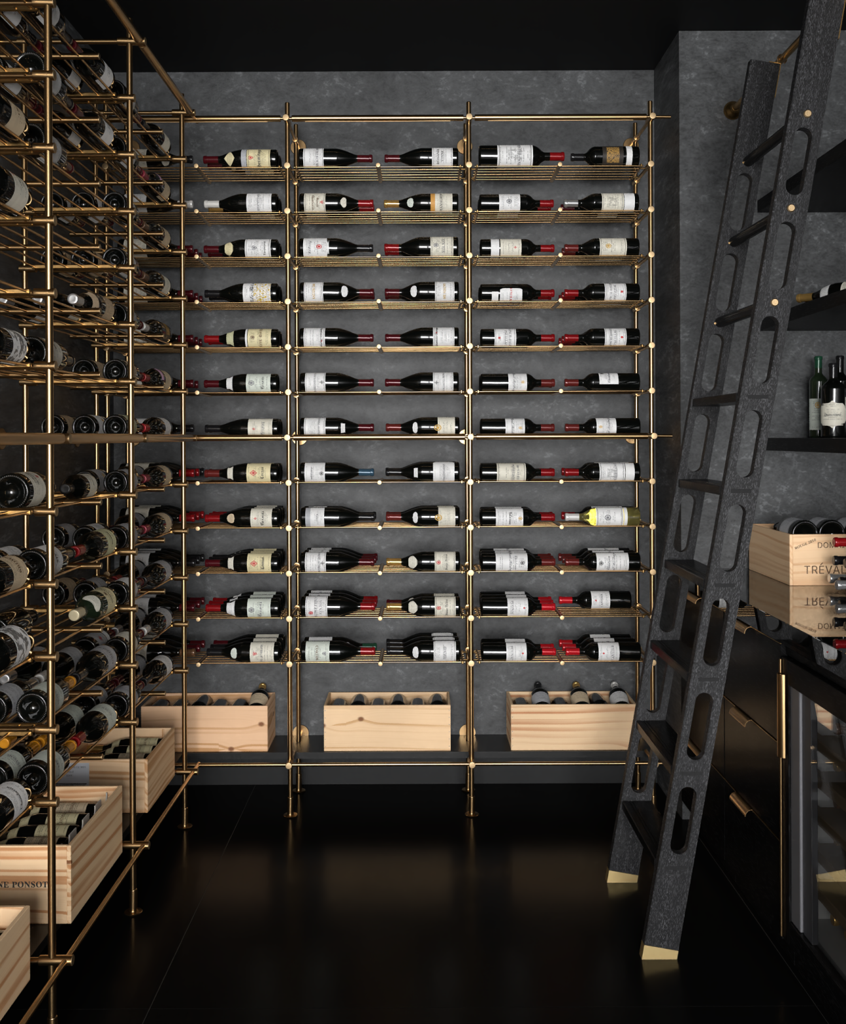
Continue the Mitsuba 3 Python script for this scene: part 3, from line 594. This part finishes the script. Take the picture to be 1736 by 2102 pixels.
for (bay, hf), rows in LEFT.items():
    for j, cells in rows.items():
        for cell in cells:
            cell = dict(cell); s = cell.pop('s'); b = BTS[cell['bt']]
            if cell.get('glass') == 'g': cell['glass'] = GLASS_GREEN
            q = 6 - j
            X = XFL - (RL[0] + .0253 + s * .1012)
            if abs(s - round(s)) < 1e-6: z = zlev(j) + rest_z(b.R * 1.004, .0506)
            else: X = XFL - (RL[1] + .0253); z = zlev(j) + rest_z(b.R * 1.004, .0506)
            y = YL0 + bay * SL + .050 if hf == 'A' else YL0 + (bay + 1) * SL - .056
            y += (random.random() - .5) * .008
            if hf == 'B' and s == .6: y -= .02
            roll = 20 + 30 * random.random()
            M = bottle_frame((X, y, z), (0, 1, 0) if hf == 'A' else (0, -1, 0), (math.cos(math.radians(roll)), 0, math.sin(math.radians(roll))))
            cell.setdefault('seed', (q * 3 + bay * 2 + int(s)) % 8); cell.setdefault('half', 105)
            way = 'base to viewer' if hf == 'A' else 'neck to viewer'
            bottle(M, f"{TONEW[cell['tone']].split(' and')[0]}-label wine bottle, {way}, {SLOTW[int(round(s))]}, {('nearest', 'near', 'far')[bay]} bay, {ROWW[q]} shelf, left rack", 'wine bottles lying in the left rack', knurl=(hf == 'A'), **cell)

# ------------------------------------------------------------------ wooden crates
def crate(x0, x1, y0, y1, h, seed, label, long_axis, thick=.011, text=None, divider=None):
    t = thing('wine_crate', label, 'crate', None)
    z0, z1 = ZSH + .0006 if text != 'counter' else .9976, 0
    z1 = z0 + h; g = long_axis
    if g == 0:   # long sides face the viewer
        put(t + '__long_side', woodbox(x0, x1, y0, y0 + thick, z0, z1, 0, PINE, seed + .1)); put(t + '__long_side', woodbox(x0, x1, y1 - thick, y1, z0, z1, 0, PINE, seed + .3))
        put(t + '__short_side', woodbox(x0, x0 + thick, y0 + thick, y1 - thick, z0, z1, 1, PINE, seed + .5)); put(t + '__short_side', woodbox(x1 - thick, x1, y0 + thick, y1 - thick, z0, z1, 1, PINE, seed + .7))
    else:
        put(t + '__short_side', woodbox(x0 + thick, x1 - thick, y0, y0 + thick, z0, z1, 0, PINE, seed + .1)); put(t + '__short_side', woodbox(x0 + thick, x1 - thick, y1 - thick, y1, z0, z1, 0, PINE, seed + .3))
        put(t + '__long_side', woodbox(x0, x0 + thick, y0, y1, z0, z1, 1, PINE, seed + .5)); put(t + '__long_side', woodbox(x1 - thick, x1, y0, y1, z0, z1, 1, PINE, seed + .7))
    put(t + '__floor', woodbox(x0 + thick, x1 - thick, y0 + thick, y1 - thick, z0 + .002, z0 + .012, g, PINE, seed + .8))
    return t
def nails(t, pts, d, r=.0017):
    dirv = np.array(d, float)
    put(t + '__nails', mikit.ply(join(*[bar(np.array(p) - dirv * .002, np.array(p) + dirv * .0007, r, 6) for p in pts]), GREYMETAL), None, 'bright nail heads along the corners', kind='stuff')
CR = [(-1.167, -.640, 11, 'long pale pine crate of bottles at the left end of the black back shelf'), (-.406, .122, 12, 'reddish pine crate of bottles in the middle of the black back shelf'), (.373, .897, 13, 'pine crate with bold reddish grain on the back shelf, partly behind the ladder')]
CY0, CY1, CH = 4.322, 4.553, .190
crate_caps = [[0, 0, 1, 0, 0, 2], [0, 1, 0, 1, 0, 1], [0, 2, 0, 2, 1, 2]]
for q, (x0, x1, sd, lab) in enumerate(CR):
    t = crate(x0, x1, CY0, CY1, CH, sd, lab, 0)
    zt = ZSH + CH
    put(t + '__divider', woodbox(x0 + .0115, x1 - .0115, CY0 + .0115, CY1 - .0115, zt - .088, zt - .080, 0, PINE, sd + .9))
    if q != 0: nails(t, [(x, CY0, ZSH + .02 + .03 * i) for x in (x0 + .006, x1 - .006) for i in range(6)], (0, -1, 0))
    n = 6
    for i in range(n):
        x = x0 + .012 + .041 + (x1 - x0 - .024 - .082) * i / (n - 1); kind = crate_caps[q][i]
        zc = zt - .080 + .0387
        if kind == 0: M = bottle_frame((x, CY0 + .014, zc), (0, 1, 0), (0, -.4, -1)); way = 'base'
        elif kind == 1: M = bottle_frame((x, CY1 - .014, zc), (0, -1, 0), (0, .0, -1)); way = 'neck'
        else:
            tilt = math.radians(22); M = bottle_frame((x, CY0 + .030, zt - .080 + .037 * math.cos(tilt) + .0015), (0, math.cos(tilt), math.sin(tilt)), (0, -math.sin(tilt), math.cos(tilt))); way = 'raised neck'
        bottle(M, f"dark bottle, {way} {'forward' if kind < 2 else 'at back'}, number {('one', 'two', 'three', 'four', 'five', 'six')[i]} from left in {('pale left', 'reddish middle', 'knotted right')[q]} back-shelf crate", 'bottles lying in the crates', bt='stub', cap=('dred', 'white', 'redgold', 'black', 'brown', 'gold')[(i + q) % 6], tone=(4, 0, 3)[(i + q) % 3], lab=None if (q == 1 and kind == 0) or (q == 2 and kind == 0) else (.03, .10), knurl=(kind == 0))
# crates standing in the left rack
KX1, KX0 = -.945, -1.300
K3 = crate(KX0, KX1, 2.795, 3.278, .211, 21, 'pale pine crate stamped DOMAINE PONSOT standing low in the left rack', 1)
put(K3 + '__lettering', mikit.ply(text_solid('DOMAINE PONSOT', .0155, .0006, basis((1, 0, 0), (0, 0, 1), (0, -1, 0), (KX1 - .172, 2.7949, ZSH + .1075))), 'mat_ink_black'), None, 'black stamped lettering DOMAINE PONSOT')
fj = [box(KX1 - .0112, KX1 + .0003, 2.7947, 2.806, ZSH + .012 + i * .0246, ZSH + .012 + i * .0246 + .0123) for i in range(8)]
put(K3 + '__finger_joint', woodbox(KX1 - .0112, KX1 + .0002, 2.7948, 2.806, ZSH + .012, ZSH + .0243, 0, PINE, 24.2, .0004))
for i in range(1, 8): put(K3 + '__finger_joint', woodbox(KX1 - .0112, KX1 + .0002, 2.7948, 2.806, ZSH + .012 + i * .0246, ZSH + .0243 + i * .0246, 0, PINE, 24.2 + .05 * i, .0004))
dv = shapely.box(2.81, ZSH + .014, 3.26, ZSH + .196).difference(shapely.union_all([shapely.Point(2.88 + .115 * i, ZSH + .190).buffer(.030) for i in range(4)]))
put(K3 + '__divider', mikit.ply(prism(dv, .004, basis((0, 1, 0), (0, 0, 1), (1, 0, 0), (KX1 - .045, 0, 0))), WOODGREY), None, 'grey card divider with scalloped notches')
K2 = crate(KX0, KX1 - .01, 3.62, 4.02, .187, 22, 'reddish pine crate with a white barcode sticker, far end of the left rack', 1)
stk = put(K2 + '__sticker', mikit.ply(box(-1.298, -1.1585, 3.6192, 3.6199, ZSH + .060, ZSH + .176), PAPER), None, 'white printed sticker with a barcode')
for tx, zz, hh in (('CHATEAU CERTAN DE MAY', .162, .0062), ('Pomerol', .146, .0055), ('2008', .133, .0055)):
    put(stk + '__lettering', mikit.ply(text_solid(tx, hh, .0004, basis((1, 0, 0), (0, 0, 1), (0, -1, 0), (-1.228, 3.6191, ZSH + zz)), 'sans'), 'mat_ink_black'))
bx, bars = -1.286, []
rnd = random.Random(3)
while bx < -1.172:
    w = .0008 + .0019 * rnd.random(); bars.append(box(bx, bx + w, 3.6187, 3.6192, ZSH + .064, ZSH + .100)); bx += w + .0008 + .0014 * rnd.random()
put(stk + '__barcode', mikit.ply(join(*bars, box(-1.288, -1.168, 3.6187, 3.6192, ZSH + .102, ZSH + .105)), 'mat_ink_black'))
put(K2 + '__batten', woodbox(-1.00, -.992, 4.003, 4.0085, ZSH + .02, ZSH + .185, 2, PINE, 22.4))
K4 = crate(KX0, KX1 - .002, 2.03, 2.508, .180, 23, 'knotty pine crate at the near end of left rack, cut by photo edge', 1)
for nm, (ya, yb), zt, n in (('stamped', (2.795, 3.278), ZSH + .211, 5), ('barcoded', (3.62, 4.02), ZSH + .187, 4), ('near knotty', (2.03, 2.508), ZSH + .18, 5)):
    zd = zt - {'stamped': .118, 'barcoded': .108, 'near knotty': .12}[nm]
    put({'stamped': K3, 'barcoded': K2, 'near knotty': K4}[nm] + '__tray', woodbox(KX0 + .0115, KX1 - .052 if nm == 'stamped' else KX1 - .0225, ya + .0115, yb - .0115, zd - .006, zd, 1, PINE, 29.2))
    for i in range(n):
        y = ya + .012 + .0425 + (yb - ya - .024 - .085) * i / (n - 1)
        M = bottle_frame((KX1 - .055 - .002 * i if nm == 'stamped' else KX1 - .028 - .004 * (i % 2), y, zd + .0003 + .041 * 1.004), (-1, 0, 0), (0, -.5 + .3 * (i % 2), 1))
        bottle(M, f"bottle lying across the {nm} left crate, {('first', 'second', 'third', 'fourth', 'fifth')[i]} from its near end", 'bottles lying in the left crates', bt='bur', cap=('gold', 'brown', 'black')[i % 3], tone=(2, 3, 2)[i % 3], lab=(.026, .118), text='DOMAINE', ink='brown', th=.008, neck=('waist', .17, .2, 60, 2))

# ------------------------------------------------------------------ right side: drawers, fridge, countertop
ZT, ZS = .997, .931
k = thing('countertop', 'glossy black countertop slab along the right wall', 'countertop'); scene[k] = mikit.ply(box(1.0226, XR - .001, 1.15, YP - .001, ZS, ZT, .0015), BLACKGLOSS)
XC = 1.03
def quarter_pull(y0, y1, z, r=.0225, t=.0022):
    a = np.linspace(0, math.pi / 2, 9); out = [(-r * math.sin(q), -r + r * math.cos(q)) for q in a]; inn = [(-(r - t) * math.sin(q), -r + (r - t) * math.cos(q)) for q in a[::-1]]
    return prism(shapely.Polygon([(.012, 0)] + out + inn + [(.012, -t)]), y1 - y0, basis((1, 0, 0), (0, 0, 1), (0, 1, 0), (XC, y0, z)) @ np.diag([1, 1, 1, 1]))
def fix(m):
    m.fix_normals(); return m
for q, (y0, y1, hy) in enumerate(((3.532, 4.116, 3.895), (2.976, 3.528, 3.32))):
    t = thing('drawer_cabinet', ('black wood drawer unit with brass pulls next to the pier wall', 'black wood drawer unit with brass pulls beside the glass-door wine fridge')[q], 'drawers', None)
    put(t + '__carcass', woodbox(1.054, XR - .002, y0, y1, .076, ZS - .0006, 2, CABINET, .2))
    put(t + '__plinth', woodbox(1.066, XR - .01, y0, y1, .0006, .0755, 1, CABINET, .4))
    for z0, z1 in ((.640, .927), (.360, .636), (.078, .356)):
        d = put(t + '__drawer', woodbox(XC, 1.0535, y0 + .0015, y1 - .0015, z0, z1 - .0025, 1, CABINET, .3 * z0 + q))
        put(d + '__edge_strip', mikit.ply(box(XC - .0006, 1.05, y0 + .0015, y1 - .0015, z1 - .0024, z1, .0003), BRASS_DK))
        put(d + '__pull', mikit.ply(fix(quarter_pull(hy - .082, hy + .082, z1 + .0002)), BRASS, smooth=30))
t = thing('wine_fridge', 'black framed wine fridge with glass door and tall brass pull under the countertop', 'wine fridge')
FY0, FY1 = 1.90, 2.972
put(t + '__plinth', woodbox(1.066, XR - .01, FY0, FY1, .0006, .0755, 1, CABINET, .4))
Lb = join(box(1.075, XR - .002, FY1 - .025, FY1, .076, ZS - .0006), box(1.075, XR - .002, FY0, FY0 + .025, .076, ZS - .0006), box(1.075, XR - .002, FY0 + .025, FY1 - .025, .076, .150),
          box(1.075, XR - .002, FY0 + .025, FY1 - .025, .86, ZS - .0006), box(XR - .03, XR - .002, FY0 + .025, FY1 - .025, .150, .86))
put(t + '__liner', mikit.ply(Lb, LINER), None, 'grey cabinet lining')
put(t + '__top_rail', woodbox(1.045, 1.0745, FY0, FY1, .896, ZS - .0006, 1, CABINET, .6))
d = numbered(t + '__door')
DY1 = 2.968
put(d + '__stile', woodbox(XC, 1.058, 2.915, DY1, .090, .892, 2, CABINET, .5)); put(d + '__stile', woodbox(XC, 1.058, FY0 + .004, FY0 + .058, .090, .892, 2, CABINET, .7))
put(d + '__rail', woodbox(XC, 1.058, FY0 + .058, 2.915, .822, .892, 1, CABINET, .5)); put(d + '__rail', woodbox(XC, 1.058, FY0 + .058, 2.915, .090, .158, 1, CABINET, .9))
put(d + '__inner_frame', mikit.ply(box(1.036, 1.060, 2.846, 2.9148, .1585, .8215, .002), GREYMETAL), None, 'grey metal inner frame')
put(d + '__inner_frame', mikit.ply(box(1.036, 1.060, FY0 + .0585, FY0 + .11, .1585, .8215, .002), GREYMETAL))
put(d + '__gasket', mikit.ply(join(box(1.046, 1.060, 2.838, 2.8458, .1585, .8215)), GASKET))
put(d + '__inner_stile', mikit.ply(join(box(1.042, 1.060, 2.776, 2.8378, .1585, .8215, .002)), mat('dark_metal', prin((.035, .036, .04), .4))), None, 'dark metal inner stile')
put(d + '__pane', mikit.ply(box(1.040, 1.044, FY0 + .1102, 2.7758, .1587, .8213), PANE), None, 'clear glass pane')
# tall pull: a half round shell with a thin edge strip down the door
a = np.linspace(0, math.pi, 13); ro, ri = .0165, .0138
sh = shapely.Polygon([(-ro * math.sin(q), ro * math.cos(q)) for q in a] + [(-ri * math.sin(q), ri * math.cos(q)) for q in a[::-1]])
put(d + '__pull', mikit.ply(fix(prism(sh, .235, tr(XC - .0042, 2.945, .612))), BRASS, smooth=30), None, 'half-round brass pull')
put(d + '__edge_strip', mikit.ply(join(bar((XC - .004, 2.966, .093), (XC - .004, 2.966, .885), .0042, 14, .0008), box(XC - .003, XC + .02, 2.9685, 2.9705, .093, .885)), BRASS, smooth=35), None, 'thin brass strip down the door edge')
for i, z in enumerate((.255, .357, .459, .561, .663)):
    put(t + '__tray', mikit.ply(join(box(1.085, 1.115, FY0 + .03, FY1 - .026, z - .006, z + .026, .003), box(1.115, XR - .04, FY0 + .03, FY1 - .026, z, z + .008)), TRAY))
    for y in (2.875, 2.785, 2.695, 2.605, 2.515):
        if i < 3 or y > 2.55:
            M = bottle_frame((1.445, y, z + .0084 + .0378 * 1.004), (-1, 0, 0), (0, 0, 1))
            bottle(M, f"bottle in wine fridge, {('lowest', 'second lowest', 'middle', 'second highest', 'top')[i]} tray, {('first', 'second', 'third', 'fourth', 'fifth')[int(round((2.875 - y) / .09))]} from the pull", 'bottles on the trays of the wine fridge', bt='bor', cap=('black', 'gold', 'dred', 'brown')[(i * 2 + int(y * 100)) % 4], tone=(0, 1, 4)[i % 3], lab=(.07, .16))
for i, y in enumerate((2.86, 2.765, 2.67, 2.575)):
    M = bottle_frame((1.43, y, .1504 + .0378 * 1.004), (-1, 0, 0), (0, 0, 1))
    bottle(M, f"gold-topped bottle on the floor of the wine fridge, {('first', 'second', 'third', 'fourth')[i]} from the pull", 'bottles on the floor of the wine fridge', bt='bor', cap='gold', tone=1)

# crate, bottles on the counter
BX0, BX1, BY0, BY1, BH = 1.289, 1.610, 3.628, 4.078, .179
t = crate(BX0, BX1, BY0, BY1, BH, 31, 'pine crate stamped TRÉVALLON standing on the glossy black counter', 1, text='counter')
for i, (tx, zz, hh, sf) in enumerate((('DOMAINE', .142, .0195, 'sans'), ('de', .098, .0125, 'sans'), ('TRÉVALLON', .056, .0275, 'sans'))):
    m = text_solid(tx, hh, .0007, np.eye(4), sf)
    w = m.bounds[1][0]; lim = (.103, .05, .123)[i]
    m.apply_scale([min(1.0, lim / w), 1, 1]); m.apply_transform(basis((1, 0, 0), (0, 0, 1), (0, -1, 0), ((BX0 + BX1) / 2 + .004, BY0 - .0001, ZT + zz)))
    put(t + '__lettering', mikit.ply(m, 'mat_ink_brown'))
m = text_solid('ROUGE 2016', .0085, .0007, rot([0, 0, 1], 23)); m.apply_transform(basis((1, 0, 0), (0, 0, 1), (0, -1, 0), (BX0 + .055, BY0 - .0001, ZT + .146)))
put(t + '__lettering', mikit.ply(m, 'mat_ink_brown'))
put(t + '__divider', woodbox(BX0 + .0115, BX1 - .0115, BY0 + .0115, BY1 - .0115, ZT + .124, ZT + .130, 1, PINE, 31.9))
for i in range(3):
    M = bottle_frame((BX0 + .061 + .0985 * i, BY0 + .014 + .012 * (i % 2), ZT + .1305 + .0485 * 1.004), (0, 1, 0), (-.5, 0, 1))
    bottle(M, f"big dark bottle, {('leftmost', 'middle', 'rightmost')[i]} in the counter crate, base forward", 'big bottles in the counter crate', bt='bigb', cap='black', tone=4, lab=(.035, .125), style=1, knurl=True)
pyr = [(3.378, 0), (3.456, 0), (3.534, 0), (3.417, 1), (3.495, 1), (3.456, 2)]
for i, (y, tier) in enumerate(pyr):
    r = BTS['bor'].R * 1.004
    M = bottle_frame(((1.652, 1.694, 1.690, 1.696, 1.690, 1.676)[i], y, ZT + .0004 + r + tier * (math.sqrt((2 * r + .0004) ** 2 - .039 ** 2))), (-1, 0, 0), (0, -.5, 1))
    bottle(M, f"{('silver', 'black', 'silver', 'black', 'black', 'red')[i]}-topped bottle, {('near', 'middle', 'far', 'near', 'far', 'top')[i]} one of the {('bottom', 'second', 'top')[tier]} tier stacked on the counter", 'bottles stacked on the counter before the crate', bt='bor', cap=('silver', 'black', 'silver', 'black', 'black', 'red')[i], tone=0, lab=(.07, .16))

# wall shelves
for q, (z0, lab) in enumerate(((2.407, 'top black wall shelf above the others on the right'), (1.937, 'middle black wall shelf carrying lying bottles on the right'), (1.465, 'lowest black wall shelf carrying upright dark bottles on the right'))):
    k = thing('wall_shelf', lab, 'shelf'); scene[k] = woodbox(1.342, XR - .001, 1.6, YP - .001, z0, z0 + .048, 1, CABINET, .2 * q + .1, .0012)
for i, (x, y, cap) in enumerate(((1.597, 3.605, 'gold'), (1.655, 3.672, 'gold'))):
    M = bottle_frame((x, y, 1.985 + .0004 + .0412), (-.69, .724, 0), (-.6, -.6, .5))
    bottle(M, f"bottle lying askew on the middle wall shelf, {('nearer its front edge', 'nearer the wall')[i]}", 'bottles lying on the middle wall shelf', bt='bur', cap=cap, tone=1, lab=(.026, .12), neck=('waist', .166, .200, 70, 0))
zS = 1.5132
for i, (x, y, bt, cap, tone, lab) in enumerate(((1.535, 4.00, 'oil', 'green', 5, 'tall green-capped oil bottle standing at the far end of lowest wall shelf'), (1.512, 3.80, 'wide', 'black', 1, 'stout black bottle with big round cream label on lowest wall shelf'),
        (1.610, 3.98, 'oil', 'black', 4, 'slim black-capped bottle standing behind the stout labelled bottle'), (1.600, 3.84, 'bor', 'black', 1, 'black-capped bottle standing right of the stout labelled bottle'))):
    M = bottle_frame((x, y, zS), (0, 0, 1), (-.42, -.9, 0))
    bottle(M, lab, None, bt=bt, cap=cap, tone=tone, glass=GLASS_GREEN if i == 0 else None, lab=((.03, .15), (.035, .135), (.05, .12), (.06, .15))[i], half=(70, 88, 60, 80)[i], kind=('rect', 'oval', 'rect', 'rect')[i], text=(None, 'Quercetano', None, None)[i], st='italic', ink='black', th=.009, em=(('oval', 'gold', .125, .012) if i == 0 else None))

# ------------------------------------------------------------------ library ladder
TH = math.radians(10.18); dv_, ev_ = np.array([math.sin(TH), 0, math.cos(TH)]), np.array([math.cos(TH), 0, -math.sin(TH)])
W, TK, STOP = .101, .035, 2.852
lad = thing('library_ladder', 'tall black cerused oak ladder with brass feet leaning on the brass rail', 'ladder')
RZ = [.266 + .2739 * i for i in range(9)]
def s_of(z): return (z + W / 2 * math.sin(TH)) / math.cos(TH)
YS = (3.019, 3.539); XS0 = (.6375, .630)
def stile_mesh():
    p = shapely.box(.0436, 0, STOP, W)
    for i in range(8):
        c = s_of((RZ[i] + RZ[i + 1]) / 2); p = p.difference(shapely.LineString([(c - .0735, W / 2), (c + .0735, W / 2)]).buffer(.0258, quad_segs=10))
    core = prism(p.buffer(-.0018), TK)                                  # chamfered edges: three layers
    m = prism(p, TK - .0036); m.apply_translation((0, 0, .0018))
    return join(m, core)
sm = stile_mesh(); sv = sm.vertices[sm.faces].reshape(-1, 3)
for q in range(2):
    # local (s, w, t) -> world
    Ms = basis(dv_, ev_, (0, 1, 0), (XS0[q], YS[q], 0))
    flipf = np.arange(len(sv)).reshape(-1, 3)
    if np.linalg.det(Ms[:3, :3]) < 0: flipf = flipf[:, ::-1]
    wv = sv @ Ms[:3, :3].T + Ms[:3, 3]
    uv = np.stack([sv[:, 0] + 4 * q + .3, sv[:, 1] + sv[:, 2] + .7 * q], 1)
    st_ = put(lad + '__stile', mikit.ply((wv, flipf), OAK, uv=uv))
    cap = shapely.Polygon([(.0004, 0), (.0432, 0), (.0432, W), (math.tan(TH) * W + .0004, W)])
    put(st_ + '__foot', mikit.ply(fix(moved(prism(cap, TK), Ms)), mat('foot_brass_%d' % q, prin((.80, .60, .28), .42, metallic=1.0))), None, 'brass foot cap')
    # hook plate at the top edge and a hook over the rail
    pl = join(prism(shapely.box(STOP - .115, W, STOP + .001, W + .003), TK), prism(shapely.box(STOP, W * .62, STOP + .003, W + .003), TK))
    put(st_ + '__hook_plate', mikit.ply(fix(moved(pl, Ms)), BRASS_DK), None, 'thin brass edge plate')
for i, z in enumerate(RZ):
    xc = [XS0[q] + s_of(z) * math.sin(TH) + W / 2 * math.cos(TH) for q in range(2)]
    y0, y1 = YS[0] + TK - .0004, YS[1] + .0004
    if i >= 6:
        r = put(lad + '__rung', None or mikit.ply(bar((xc[0], y0, z), (xc[1], y1, z), .0178, 20, .001), TREAD, smooth=35))
        put(r + '__bolt', mikit.ply(moved(ring_mesh([(0, -.007), (.005, -.007), (.0052, -.0064), (.0092, -.0064), (.0118, -.004), (.0118, .001), (0, .001)], 20), basis((1, 0, 0), (0, 0, -1), (0, 1, 0), (xc[0], YS[0], z))), BRASS_END, smooth=25), None, 'turned brass bolt head')
        put(r + '__ferrule', mikit.ply(bar((xc[1] - .0175, y1 - .004, z - .004), (xc[1] - .0175, y1 - .0002, z - .004), .0035, 10), BRASS))
    else:
        hw = W / 2 / math.cos(TH) - .001
        pts = [(-hw, -.013), (-hw + .001, .011), (-hw + .004, .0135), (-.030, .0135), (-.029, .0115), (-.026, .0115), (-.025, .0135), (-.020, .0135), (-.019, .0115), (-.016, .0115), (-.015, .0135), (hw, .0135), (hw, -.013)]
        m = prism(shapely.Polygon(pts), y1 - y0, basis((1, 0, 0), (0, 0, 1), (0, 1, 0), ((xc[0] + xc[1]) / 2, y0, z))); m.fix_normals()
        v = m.vertices[m.faces].reshape(-1, 3)
        r = put(lad + '__tread', mikit.ply((v, np.arange(len(v)).reshape(-1, 3)), TREAD, uv=np.stack([v[:, 1] + i, v[:, 0] + v[:, 2]], 1)))
        put(r + '__tenon', mikit.ply(box(xc[0] - .030, xc[0] + .030, YS[0] - .0003, YS[0] + .002, z - .0055, z + .0055, .0003), TENON))
# the rail that the ladder hangs from
XRail, ZRl = 1.2455, 2.812
rl = thing('ladder_rail', 'long round brass rail for the ladder, fixed to the pier by a round flange', 'rail')
put(rl + '__bar', mikit.ply(bar((XRail, 1.7, ZRl), (XRail, YP - .006, ZRl), .0122, 20), BRASS_DK, smooth=35))
put(rl + '__flange', mikit.ply(moved(ring_mesh([(0, 0), (.036, 0), (.037, .004), (.035, .010), (.029, .017), (.020, .023), (.0145, .030), (.0128, .040), (0, .040)], 28), basis((1, 0, 0), (0, 0, 1), (0, -1, 0), (XRail, YP - .0006, ZRl))), BRASS_DK, smooth=35))
put(rl + '__bracket', mikit.ply(bar((XRail, 1.75, ZRl), (XR - .001, 1.75, ZRl), .009, 14), BRASS_DK, smooth=35))
for q in range(2):
    yh = YS[q] + TK / 2
    a = np.linspace(math.pi, -.35 * math.pi, 14); pts = [(XRail + .0155 * math.cos(t), yh, ZRl + .0155 * math.sin(t)) for t in a]
    seg = [bar(pts[i], pts[i + 1], .0026, 8) for i in range(len(pts) - 1)] + [bar(pts[0], (XRail - .0155, yh, ZRl - .03), .0026, 8)]
    put(lad + '__hook', mikit.ply(join(*seg), BRASS, smooth=35), None, 'brass hook over the rail')
# plain brass strip set under the top rail of the back rack, no lamp
for i in range(3):
    x0 = XF0 + i * S + .075
    put('wine_rack__brass_insert', mikit.ply(box(x0, x0 + S - .15, YF - .037, YF - .031, zlev(7) - .0142, zlev(7) - .0115), BRASS_END))
